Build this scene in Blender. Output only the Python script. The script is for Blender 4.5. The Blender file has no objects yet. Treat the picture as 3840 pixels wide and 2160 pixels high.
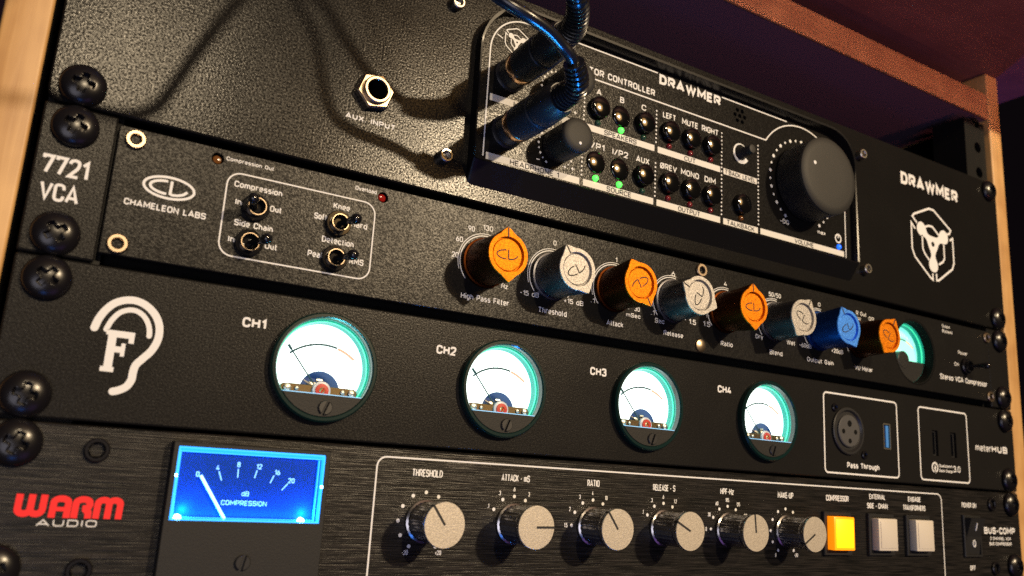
import bpy, bmesh, math, random
from mathutils import Matrix, Vector
from mathutils.geometry import tessellate_polygon
random.seed(7)
S = 0.001                      # everything below is written in millimetres
PI = math.pi
scene = bpy.context.scene
COL = scene.collection

# ------------------------------------------------------------------ camera, world, lights
cam_d = bpy.data.cameras.new('camera'); cam = bpy.data.objects.new('camera', cam_d); COL.objects.link(cam)
rows = ((0.85581438, -0.51385796, 0.05942839), (-0.16316884, -0.15914541, 0.97367791), (-0.49087439, -0.84298442, -0.22004454))
m = Matrix([[rows[c][r] for c in range(3)] for r in range(3)]).to_4x4()
m.translation = Vector((-234.28, -256.22, -51.35)) * S
cam.matrix_world = m
cam_d.sensor_width = 36; cam_d.lens = 29.08
cam_d.clip_start = 0.01; cam_d.clip_end = 50
cam_d.dof.use_dof = True; cam_d.dof.focus_distance = 0.310; cam_d.dof.aperture_fstop = 14
scene.camera = cam

world = bpy.data.worlds.new('World'); scene.world = world; world.use_nodes = True
bg = world.node_tree.nodes['Background']
bg.inputs[0].default_value = (0.30, 0.20, 0.27, 1); bg.inputs[1].default_value = 0.010
scene.view_settings.view_transform = 'Standard'; scene.view_settings.look = 'None'
scene.view_settings.exposure = 0; scene.view_settings.gamma = 1

def lamp(name, kind, loc, aim, power, color, size=0.1, spot=None, blend=0.1, size_y=None):
    d = bpy.data.lights.new(name, kind); d.energy = power; d.color = color
    if kind == 'AREA':
        d.shape = 'RECTANGLE' if size_y else 'DISK'; d.size = size
        if size_y: d.size_y = size_y
    else:
        d.shadow_soft_size = size
    if spot: d.spot_size = spot; d.spot_blend = blend
    o = bpy.data.objects.new(name, d); COL.objects.link(o)
    o.location = Vector(loc) * S
    o.rotation_euler = (Vector(aim) - Vector(loc)).to_track_quat('-Z', 'Y').to_euler()
    return o
WARM = (1.0, 0.78, 0.50)
for dx_, dz_ in ((-46, 0), (-12, 12), (44, 3)):        # three bulbs of one fitting
    lamp('ceiling_lamp', 'AREA', (950 + dx_, -2200, 950 + dz_), (0, 0, 20), 19, WARM, 0.05)
lamp('lamp_shade_glow', 'AREA', (950, -2280, 980), (0, 0, 20), 7.5, (1.0, 0.52, 0.14), 0.85)
lamp('ceiling_lamp', 'AREA', (-110, -2200, 1000), (-100, 0, 20), 21, WARM, 0.075)
lamp('blue_cord_spot', 'SPOT', (20, -64, -400), (-118, -61, 92), 30, (0.02, 0.26, 1.0), 0.05, math.radians(9.0), 0.4)  # unseen blue source, cone narrowed to light the cord and not the panels
lamp('room_fill', 'AREA', (-800, -1500, -420), (0, 0, 20), 6.5, (0.90, 0.86, 1.0), 1.0)
lamp('soft_blue_fill', 'AREA', (-250, -420, -480), (-100, 0, 0), 0.22, (0.05, 0.25, 1.0), 0.15)  # weak soft blue fill from below left
lamp('red_fill_spot', 'SPOT', (250, -1000, 150), (250, -844, 1138), 15, (1.0, 0.38, 0.23), 0.01, math.radians(160.4), 0.0)  # unseen red light, cone cut so it stays above the panels
lamp('red_fill_spot', 'SPOT', (250, -1000, -500), (150, 0, 1380), 10, (1.0, 0.20, 0.15), 0.08, math.radians(58.5), 0.06)  # weak red fill added for the overhanging board's underside
lamp('purple_fill', 'AREA', (60, -420, -420), (60, 60, 190), 0.09, (0.55, 0.25, 1.0), 0.3)  # added fill standing in for purple ambient light under the shelf
lamp('blue_wall_fill', 'POINT', (560, 520, -120), (0, 0, 0), 5.0, (0.05, 0.06, 1.0), 0.05)  # added behind the rack to turn the back wall blue

# ------------------------------------------------------------------ materials
MATS = {}
def mat(name, col, rough=0.5, metal=0.0, emit=None, es=0.0, spec=0.5, bump=None, coat=0.0, mottle=0.0, speck=None, grain=None):
    mt = bpy.data.materials.new(name); mt.use_nodes = True
    nt = mt.node_tree; b = nt.nodes['Principled BSDF']
    b.inputs['Base Color'].default_value = (*col, 1); b.inputs['Roughness'].default_value = rough
    b.inputs['Metallic'].default_value = metal; b.inputs['Specular IOR Level'].default_value = spec
    b.inputs['Coat Weight'].default_value = coat
    if emit: b.inputs['Emission Color'].default_value = (*emit, 1); b.inputs['Emission Strength'].default_value = es
    if bump:
        scale, strength, dist = bump[:3]
        g = nt.nodes.new('ShaderNodeNewGeometry')
        n = nt.nodes.new('ShaderNodeTexNoise'); n.inputs['Scale'].default_value = scale; n.inputs['Detail'].default_value = 3
        if len(bump) > 3:
            mp = nt.nodes.new('ShaderNodeMapping'); mp.inputs['Scale'].default_value = bump[3]
            nt.links.new(g.outputs['Position'], mp.inputs['Vector']); nt.links.new(mp.outputs[0], n.inputs['Vector'])
        else:
            nt.links.new(g.outputs['Position'], n.inputs['Vector'])
        bp = nt.nodes.new('ShaderNodeBump'); bp.inputs['Strength'].default_value = strength; bp.inputs['Distance'].default_value = dist
        nt.links.new(n.outputs['Fac'], bp.inputs['Height']); nt.links.new(bp.outputs[0], b.inputs['Normal'])
        if mottle:
            mx = nt.nodes.new('ShaderNodeMapRange'); mx.inputs['From Min'].default_value = 0.3; mx.inputs['From Max'].default_value = 0.7
            mx.inputs['To Min'].default_value = rough - mottle; mx.inputs['To Max'].default_value = rough + mottle
            n2 = nt.nodes.new('ShaderNodeTexNoise'); n2.inputs['Scale'].default_value = 40; n2.inputs['Detail'].default_value = 5
            nt.links.new(g.outputs['Position'], n2.inputs['Vector'])
            nt.links.new(n2.outputs['Fac'], mx.inputs['Value']); nt.links.new(mx.outputs[0], b.inputs['Roughness'])
    if grain:
        g4 = nt.nodes.new('ShaderNodeNewGeometry'); n4 = nt.nodes.new('ShaderNodeTexNoise'); n4.inputs['Scale'].default_value = grain[0]; n4.inputs['Detail'].default_value = 2
        m4 = nt.nodes.new('ShaderNodeMapRange'); m4.inputs['From Min'].default_value = 0.35; m4.inputs['From Max'].default_value = 0.65
        m4.inputs['To Min'].default_value = grain[1]; m4.inputs['To Max'].default_value = grain[2]
        v4 = nt.nodes.new('ShaderNodeVectorMath'); v4.operation = 'SCALE'; v4.inputs[0].default_value = col
        nt.links.new(g4.outputs['Position'], n4.inputs['Vector']); nt.links.new(n4.outputs['Fac'], m4.inputs['Value']); nt.links.new(m4.outputs[0], v4.inputs['Scale']); nt.links.new(v4.outputs[0], b.inputs['Base Color'])
    if speck:
        g2 = nt.nodes.new('ShaderNodeNewGeometry'); n3 = nt.nodes.new('ShaderNodeTexNoise'); n3.inputs['Scale'].default_value = speck[0]; n3.inputs['Detail'].default_value = 2
        m3 = nt.nodes.new('ShaderNodeMapRange'); m3.inputs['From Min'].default_value = 0.38; m3.inputs['From Max'].default_value = 0.68
        m3.inputs['To Min'].default_value = speck[1]; m3.inputs['To Max'].default_value = speck[2]
        nt.links.new(g2.outputs['Position'], n3.inputs['Vector']); nt.links.new(n3.outputs['Fac'], m3.inputs['Value']); nt.links.new(m3.outputs[0], b.inputs['Specular IOR Level'])
    MATS[name] = mt
    return mt
def wood(name, c1, c2, rough=0.45, axis='Z'):
    mt = bpy.data.materials.new(name); mt.use_nodes = True
    nt = mt.node_tree; b = nt.nodes['Principled BSDF']; b.inputs['Roughness'].default_value = rough
    g = nt.nodes.new('ShaderNodeNewGeometry'); mp = nt.nodes.new('ShaderNodeMapping')
    mp.inputs['Scale'].default_value = (1, 1, 0.06) if axis == 'Z' else (0.06, 1, 1)
    n = nt.nodes.new('ShaderNodeTexNoise'); n.inputs['Scale'].default_value = 420; n.inputs['Detail'].default_value = 6; n.inputs['Distortion'].default_value = 0.6
    n2 = nt.nodes.new('ShaderNodeTexNoise'); n2.inputs['Scale'].default_value = 38; n2.inputs['Detail'].default_value = 3
    ad = nt.nodes.new('ShaderNodeMath'); ad.operation = 'MULTIPLY_ADD'; ad.inputs[1].default_value = 0.55
    r = nt.nodes.new('ShaderNodeValToRGB')
    r.color_ramp.elements[0].position = 0.55; r.color_ramp.elements[0].color = (*c2, 1)
    r.color_ramp.elements[1].position = 1.0; r.color_ramp.elements[1].color = (*c1, 1)
    bp = nt.nodes.new('ShaderNodeBump'); bp.inputs['Strength'].default_value = 0.25; bp.inputs['Distance'].default_value = 0.0002
    L = nt.links.new
    L(g.outputs['Position'], mp.inputs['Vector']); L(mp.outputs[0], n.inputs['Vector']); L(g.outputs['Position'], n2.inputs['Vector'])
    L(n.outputs['Fac'], ad.inputs[0]); L(n2.outputs['Fac'], ad.inputs[2]); L(ad.outputs[0], r.inputs[0]); L(r.outputs[0], b.inputs['Base Color'])
    L(n.outputs['Fac'], bp.inputs['Height']); L(bp.outputs[0], b.inputs['Normal'])
    return mt
def pane_mat(name, tint=(1, 1, 1)):
    mt = bpy.data.materials.new(name); mt.use_nodes = True; nt = mt.node_tree
    nt.nodes.remove(nt.nodes['Principled BSDF'])
    t = nt.nodes.new('ShaderNodeBsdfTransparent'); t.inputs[0].default_value = (*tint, 1)
    gl = nt.nodes.new('ShaderNodeBsdfGlossy'); gl.inputs['Roughness'].default_value = 0.04
    fr = nt.nodes.new('ShaderNodeFresnel'); fr.inputs[0].default_value = 1.3
    mx = nt.nodes.new('ShaderNodeMixShader'); L = nt.links.new
    L(fr.outputs[0], mx.inputs[0]); L(t.outputs[0], mx.inputs[1]); L(gl.outputs[0], mx.inputs[2]); L(mx.outputs[0], nt.nodes['Material Output'].inputs[0])
    return mt

POWDER = mat('coarse_black_powder_coat', (0.009, 0.0085, 0.008), 0.22, bump=(1500, 0.17, 0.00030), mottle=0.03, speck=(1500, 0.02, 0.31))
FINE = mat('fine_black_powder_coat', (0.011, 0.0105, 0.010), 0.31, bump=(1900, 0.24, 0.00026), mottle=0.03, speck=(1900, 0.05, 0.26))
FACE = mat('controller_face_coat', (0.009, 0.0085, 0.008), 0.23, bump=(1600, 0.18, 0.00030), speck=(1700, 0.04, 0.30))
def brushed():
    mt = mat('brushed_black_anodised', (0.03, 0.028, 0.026), 0.32, spec=0.24, bump=(1.0, 0.55, 0.00025, (55, 900, 2600)))
    nt = mt.node_tree; b = nt.nodes['Principled BSDF']
    n = [x for x in nt.nodes if x.type == 'TEX_NOISE'][0]
    r = nt.nodes.new('ShaderNodeValToRGB'); r.color_ramp.elements[0].position = 0.42; r.color_ramp.elements[0].color = (0.005, 0.005, 0.005, 1)
    r.color_ramp.elements[1].position = 0.68; r.color_ramp.elements[1].color = (0.026, 0.023, 0.021, 1)
    nt.links.new(n.outputs['Fac'], r.inputs[0]); nt.links.new(r.outputs[0], b.inputs['Base Color'])
    return mt
BRUSH = brushed()
BLACKP = mat('black_plastic', (0.016, 0.016, 0.017), 0.38)
MATTEB = mat('matte_black_moulding', (0.012, 0.012, 0.012), 0.55, spec=0.3, bump=(2200, 0.3, 0.0002))
GLOSSB = mat('glossy_black_plastic', (0.008, 0.008, 0.009), 0.10, spec=0.6)
BTNM = mat('polished_black_button', (0.004, 0.004, 0.004), 0.09, spec=1.0, coat=0.4)
CASE = mat('black_case_enamel', (0.006, 0.006, 0.007), 0.30, spec=0.3)
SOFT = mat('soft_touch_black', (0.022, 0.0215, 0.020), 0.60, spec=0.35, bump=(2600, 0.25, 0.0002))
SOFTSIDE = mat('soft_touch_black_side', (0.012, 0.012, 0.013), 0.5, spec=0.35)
DARK = mat('dark_void', (0.004, 0.004, 0.004), 0.8, spec=0.1)
SCREWB = mat('black_oxide_screw', (0.006, 0.0055, 0.007), 0.26, spec=0.42)
STEEL = mat('bright_steel', (0.46, 0.43, 0.37), 0.33, 1.0)
NICKEL = mat('warm_nickel', (0.40, 0.31, 0.22), 0.33, 1.0)
GOLD = mat('gold_plating', (0.95, 0.58, 0.30), 0.2, 1.0)
BRASS = mat('brass', (0.10, 0.07, 0.035), 0.42, 1.0)
PRINT = mat('printed_cream_ink', (0.74, 0.75, 0.76), 0.6, spec=0.3)
BARINK = mat('printed_silver_bar', (0.68, 0.67, 0.64), 0.5, spec=0.3)
DARKINK = mat('printed_black_ink', (0.02, 0.02, 0.02), 0.6, spec=0.3)
REDINK = mat('printed_red_ink', (0.85, 0.02, 0.02), 0.5, spec=0.3)
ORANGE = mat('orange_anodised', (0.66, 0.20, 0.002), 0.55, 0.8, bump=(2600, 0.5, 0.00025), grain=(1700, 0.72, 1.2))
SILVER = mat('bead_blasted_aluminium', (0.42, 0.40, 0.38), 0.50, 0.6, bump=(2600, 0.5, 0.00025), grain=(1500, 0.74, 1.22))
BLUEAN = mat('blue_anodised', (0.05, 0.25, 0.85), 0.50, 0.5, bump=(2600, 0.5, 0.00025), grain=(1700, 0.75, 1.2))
ORANGES = mat('orange_anodised_shaded', (0.09, 0.024, 0.005), 0.42, 1.0)  # knob sides: the cap's orange with shade put into the colour
SILVERS = mat('aluminium_shaded', (0.17, 0.17, 0.19), 0.38, 1.0)  # same metal as the silver caps, darkened for the shaded sides
BLUES = mat('blue_anodised_shaded', (0.010, 0.06, 0.30), 0.38, 0.9)  # blue cap colour darkened to stand for shade on the sides
CHAMP = mat('champagne_spun_disc', (0.50, 0.45, 0.37), 0.50, 0.5, bump=(2400, 0.4, 0.0002), grain=(1600, 0.86, 1.12))
CHROME = mat('smoked_chrome', (0.42, 0.41, 0.41), 0.24, 1.0)
PINE = wood('pine_board', (0.60, 0.36, 0.14), (0.40, 0.21, 0.07))
SHELFW = wood('shelf_board', (0.50, 0.27, 0.12), (0.32, 0.15, 0.07), axis='X')
BOARDW = wood('stained_board', (0.17, 0.075, 0.08), (0.13, 0.055, 0.06), 0.6, axis='X')
DARKW = mat('shaded_shelf_wood', (0.085, 0.055, 0.10), 0.6)  # the shelf underside's purple shade is put into this colour
RAIL = mat('rail_steel', (0.008, 0.008, 0.008), 0.45, 0.0, spec=0.15)
CABLE = mat('black_cable_rubber', (0.008, 0.008, 0.009), 0.24, spec=0.55)
G_ON = mat('green_light_on', (0.1, 0.8, 0.15), 0.3, emit=(0.05, 1.0, 0.05), es=3.2)
G_OFF = mat('green_light_off', (0.02, 0.06, 0.04), 0.15)
R_OFF = mat('red_light_off', (0.16, 0.015, 0.02), 0.15)
A_OFF = mat('amber_light_off', (0.13, 0.05, 0.012), 0.15)
B_ON = mat('blue_light_on', (0.02, 0.1, 0.9), 0.3, emit=(0.01, 0.14, 1.0), es=1.6)
R_DIM = mat('red_light_dim', (0.22, 0.008, 0.006), 0.12, emit=(1.0, 0.02, 0.01), es=0.01)
DIAL = mat('backlit_white_dial', (0.85, 0.9, 0.9), 0.6, emit=(0.78, 1.0, 0.98), es=2.4)
DIALTEAL = mat('teal_lit_dial', (0.3, 0.8, 0.7), 0.6, emit=(0.26, 0.95, 0.74), es=0.95)
DIALINK = mat('dial_ink', (0.01, 0.05, 0.07), 0.7)
DIALGREY = mat('dial_faint_ink', (0.5, 0.55, 0.55), 0.7, emit=(0.78, 0.92, 0.90), es=0.95)
DIALRED = mat('dial_red_ink', (0.6, 0.25, 0.18), 0.7, emit=(0.9, 0.55, 0.42), es=0.5)
TEAL = mat('teal_lit_acrylic', (0.02, 0.30, 0.25), 0.25, emit=(0.0, 0.40, 0.32), es=0.25)
TEALEDGE = mat('green_edge_lit_acrylic', (0.1, 0.8, 0.5), 0.3, emit=(0.06, 0.85, 0.42), es=0.75)
TEALDARK = mat('dark_teal_bezel', (0.004, 0.018, 0.017), 0.22, spec=0.5)
MOVEBLUE = mat('blue_movement_housing', (0.004, 0.03, 0.12), 0.3)
REDP = mat('red_plastic', (0.42, 0.022, 0.010), 0.35)
WHITEP = mat('white_plastic', (0.40, 0.40, 0.43), 0.35)
BLUEDIAL = mat('deep_blue_dial', (0.003, 0.04, 0.19), 0.4, spec=0.1, emit=(0.0, 0.015, 0.10), es=0.25)
BLUEGLOW = mat('blue_edge_lit_acrylic', (0.05, 0.4, 1.0), 0.3, emit=(0.02, 0.34, 1.0), es=1.35)
BLUEHOT = mat('blue_white_lamp', (0.5, 0.8, 1.0), 0.3, emit=(0.35, 0.75, 1.0), es=14.0)
BLUEMARK = mat('blue_lit_marking', (0.3, 0.6, 1.0), 0.5, emit=(0.10, 0.45, 1.0), es=1.2)
NEEDLELIT = mat('lit_white_needle', (0.6, 0.9, 1.0), 0.4, emit=(0.28, 0.72, 1.0), es=2.2)
YELLOWLIT = mat('lit_yellow_button', (1.0, 0.75, 0.02), 0.4, emit=(1.0, 0.46, 0.0), es=2.1)
AMBERLIT = mat('lit_amber_lens', (1.0, 0.4, 0.02), 0.3, emit=(1.0, 0.24, 0.0), es=0.95)
IVORY = mat('ivory_lens', (0.60, 0.55, 0.47), 0.35)
USBBLUE = mat('blue_port_tongue', (0.05, 0.22, 0.62), 0.4)
GREYP = mat('grey_insert', (0.05, 0.05, 0.052), 0.5)
PANE = pane_mat('clear_window')
WALLM = mat('room_wall_paint', (0.05, 0.05, 0.07), 0.9)
CEILM = mat('room_ceiling_paint', (0.10, 0.05, 0.05), 0.9)

# ------------------------------------------------------------------ mesh helpers (x right, z up, d towards the viewer)
def rrect(x0, x1, z0, z1, r, n=6):
    rs = r if isinstance(r, (tuple, list)) else (r,) * 4      # bl, br, tr, tl
    out = []
    for (cx, cz, a, rr) in ((x0 + rs[0], z0 + rs[0], PI, rs[0]), (x1 - rs[1], z0 + rs[1], 1.5 * PI, rs[1]), (x1 - rs[2], z1 - rs[2], 0, rs[2]), (x0 + rs[3], z1 - rs[3], 0.5 * PI, rs[3])):
        if rr <= 0: out.append((cx, cz)); continue
        for i in range(n + 1):
            t = a + 0.5 * PI * i / n
            out.append((cx + rr * math.cos(t), cz + rr * math.sin(t)))
    return out
def circ(x, z, r, n=32, a0=0.0):
    return [(x + r * math.cos(a0 + 2 * PI * i / n), z + r * math.sin(a0 + 2 * PI * i / n)) for i in range(n)]
def arc(x, z, r, a0, a1, n=24):          # degrees, counter-clockwise from +x
    return [(x + r * math.cos(math.radians(a0 + (a1 - a0) * i / n)), z + r * math.sin(math.radians(a0 + (a1 - a0) * i / n))) for i in range(n + 1)]

# plain technical lettering drawn with strokes: (width, strokes); a third value 1 rounds that corner
_O = lambda y0, y1: [(0, y0, 1), (1, y0, 1), (1, y1, 1), (0, y1, 1), 'c']
X_ = 0.72
GL = {
 'A': (.72, [[(0, 0), (.5, 1), (1, 0)], [(.17, .27), (.83, .27)]]), 'B': (.6, [[(.2, .53), (0, .53), (0, 1), (.94, 1, 1), (.94, .53, 1), (.2, .53)], [(0, .53), (0, 0), (1, 0, 1), (1, .53, 1), (.5, .53)]]),
 'C': (.58, [[(1, .7), (1, 1, 1), (0, 1, 1), (0, 0, 1), (1, 0, 1), (1, .3)]]), 'D': (.6, [[(0, 0), (0, 1), (1, 1, 1), (1, 0, 1), 'c']]), 'E': (.5, [[(1, 0), (0, 0), (0, 1), (1, 1)], [(0, .52), (.88, .52)]]), 'F': (.5, [[(0, 0), (0, 1), (1, 1)], [(0, .5), (.85, .5)]]),
 'G': (.6, [[(1, .72), (1, 1, 1), (0, 1, 1), (0, 0, 1), (1, 0, 1), (1, .48), (.52, .48)]]), 'H': (.6, [[(0, 0), (0, 1)], [(1, 0), (1, 1)], [(0, .52), (1, .52)]]), 'I': (0, [[(0, 0), (0, 1)]]), 'J': (.4, [[(1, 1), (1, 0, 1), (0, 0, 1), (0, .2)]]),
 'K': (.6, [[(0, 0), (0, 1)], [(1, 1), (0, .36)], [(.34, .58), (1, 0)]]), 'L': (.48, [[(0, 1), (0, 0), (1, 0)]]), 'M': (.78, [[(0, 0), (0, 1), (.5, .3), (1, 1), (1, 0)]]), 'N': (.62, [[(0, 0), (0, 1), (1, 0), (1, 1)]]),
 'O': (.62, [_O(0, 1)]), 'P': (.56, [[(0, 0), (0, 1), (1, 1, 1), (1, .44, 1), (0, .44)]]), 'Q': (.62, [_O(0, 1), [(.6, .25), (1.05, -.05)]]), 'R': (.58, [[(0, 0), (0, 1), (1, 1, 1), (1, .46, 1), (0, .46)], [(.5, .46), (1.02, 0)]]),
 'S': (.58, [[(1, .78), (1, 1, 1), (0, 1, 1), (0, .52, 1), (1, .52, 1), (1, 0, 1), (0, 0, 1), (0, .22)]]), 'T': (.6, [[(0, 1), (1, 1)], [(.5, 1), (.5, 0)]]), 'U': (.6, [[(0, 1), (0, 0, 1), (1, 0, 1), (1, 1)]]), 'V': (.68, [[(0, 1), (.5, 0), (1, 1)]]),
 'W': (1.0, [[(0, 1), (.25, 0), (.5, .95), (.75, 0), (1, 1)]]), 'X': (.64, [[(0, 0), (1, 1)], [(0, 1), (1, 0)]]), 'Y': (.62, [[(0, 1), (.5, .45), (1, 1)], [(.5, .45), (.5, 0)]]), 'Z': (.56, [[(0, 1), (1, 1), (0, 0), (1, 0)]]), '\u00d8': (.66, [_O(0, 1), [(-.05, -.08), (1.05, 1.08)]]),
 'a': (.46, [[(.08, X_), (1, X_, 1), (1, 0)], [(1, .42), (0, .42, 1), (0, 0, 1), (1, 0, 1), (1, .3)]]), 'b': (.48, [[(0, 1), (0, 0), (1, 0, 1), (1, X_, 1), (0, X_)]]), 'c': (.46, [[(1, .52), (1, X_, 1), (0, X_, 1), (0, 0, 1), (1, 0, 1), (1, .2)]]), 'd': (.48, [[(1, 1), (1, 0), (0, 0, 1), (0, X_, 1), (1, X_)]]),
 'e': (.48, [[(0, .36), (1, .36), (1, X_, 1), (0, X_, 1), (0, 0, 1), (.92, 0)]]), 'f': (.3, [[(.3, 0), (.3, 1, 1), (1, 1)], [(0, .68), (.95, .68)]]), 'g': (.48, [[(1, X_), (0, X_, 1), (0, 0, 1), (1, 0)], [(1, X_), (1, -.28, 1), (.1, -.28)]]), 'h': (.46, [[(0, 0), (0, 1)], [(0, X_), (1, X_, 1), (1, 0)]]),
 'i': (0, [[(0, 0), (0, X_)], [(0, .92), (0, 1.06)]]), 'k': (.46, [[(0, 0), (0, 1)], [(1, X_), (0, .28)], [(.34, .44), (1, 0)]]), 'l': (.14, [[(0, 1), (0, 0, 1), (1, 0)]]), 'm': (.8, [[(0, 0), (0, X_)], [(0, X_), (.5, X_, 1), (.5, 0)], [(.5, X_), (1, X_, 1), (1, 0)]]), 'n': (.46, [[(0, 0), (0, X_), (1, X_, 1), (1, 0)]]),
 'o': (.48, [_O(0, X_)]), 'p': (.48, [[(0, -.28), (0, X_), (1, X_, 1), (1, 0, 1), (0, 0)]]), 'r': (.3, [[(0, 0), (0, X_), (1, X_, 1), (1, .62)]]), 's': (.42, [[(.95, X_), (0, X_, 1), (0, .37, 1), (1, .37, 1), (1, 0, 1), (0, 0)]]), 't': (.28, [[(.3, .98), (.3, 0, 1), (1, 0)], [(0, .7), (1, .7)]]),
 'u': (.46, [[(0, X_), (0, 0, 1), (1, 0), (1, X_)]]), 'v': (.5, [[(0, X_), (.5, 0), (1, X_)]]), 'w': (.76, [[(0, X_), (.25, 0), (.5, .66), (.75, 0), (1, X_)]]), 'x': (.5, [[(0, 0), (1, X_)], [(0, X_), (1, 0)]]), 'y': (.5, [[(0, X_), (.5, 0)], [(1, X_), (.35, -.28)]]), 'z': (.46, [[(0, X_), (1, X_), (0, 0), (1, 0)]]),
 '0': (.54, [_O(0, 1)]), '1': (.26, [[(0, .76), (1, 1), (1, 0)]]), '2': (.54, [[(0, .76), (0, 1, 1), (1, 1, 1), (1, .6, 1), (0, 0), (1, 0)]]), '3': (.54, [[(0, .8), (0, 1, 1), (.96, 1, 1), (.96, .53, 1), (.4, .53)], [(.45, .53), (1, .53, 1), (1, 0, 1), (0, 0, 1), (0, .2)]]),
 '4': (.58, [[(.74, 0), (.74, .5)], [(.52, 1), (0, .22), (1, .22)]]), '5': (.54, [[(.94, 1), (.06, 1), (0, .6), (1, .6, 1), (1, 0, 1), (0, 0, 1), (0, .2)]]), '6': (.54, [_O(0, .6), [(.05, .45), (.62, 1)]]), '7': (.54, [[(0, .84), (0, 1), (1, 1), (.36, 0)]]), '8': (.54, [_O(0, .53), [(.06, .53, 1), (.94, .53, 1), (.94, 1, 1), (.06, 1, 1), 'c']]),
 '9': (.54, [_O(.4, 1), [(.95, .55), (.38, 0)]]), '-': (.32, [[(0, .42), (1, .42)]]), '+': (.44, [[(0, .42), (1, .42)], [(.5, .12), (.5, .72)]]), '.': (0, [[(0, -.03), (0, .1)]]), '/': (.4, [[(0, -.05), (1, 1.05)]]), "'": (0, [[(0, .78), (0, 1.02)]]),
}
def round_path(pts, rad):
    closed = pts[-1] == 'c'
    P = [p for p in pts if p != 'c']; n = len(P); out = []
    for i, p in enumerate(P):
        if len(p) < 3 or (not closed and i in (0, n - 1)): out.append((p[0], p[1])); continue
        a = Vector(P[i - 1][:2]); b = Vector(p[:2]); c = Vector(P[(i + 1) % n][:2])
        la, lc = (a - b).length, (c - b).length
        fa = 0.5 if (len(P[i - 1]) > 2 and (closed or i - 1 > 0)) else 0.98
        fc = 0.5 if (len(P[(i + 1) % n]) > 2 and (closed or i + 1 < n - 1)) else 0.98
        r = min(rad, la * fa, lc * fc)
        s_ = b + (a - b).normalized() * r; e = b + (c - b).normalized() * r
        for k in range(7):
            t = k / 6; w1 = (1 - t) ** 2; w2 = 2 * t * (1 - t) * 1.12; w3 = t * t; q = (s_ * w1 + b * w2 + e * w3) / (w1 + w2 + w3)
            out.append((q.x, q.y))
    res = [out[0]]
    for q in out[1:]:
        if (Vector(q) - Vector(res[-1])).length > 1e-4: res.append(q)
    if closed and (Vector(res[0]) - Vector(res[-1])).length < 1e-4: res.pop()
    return res, closed

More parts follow.
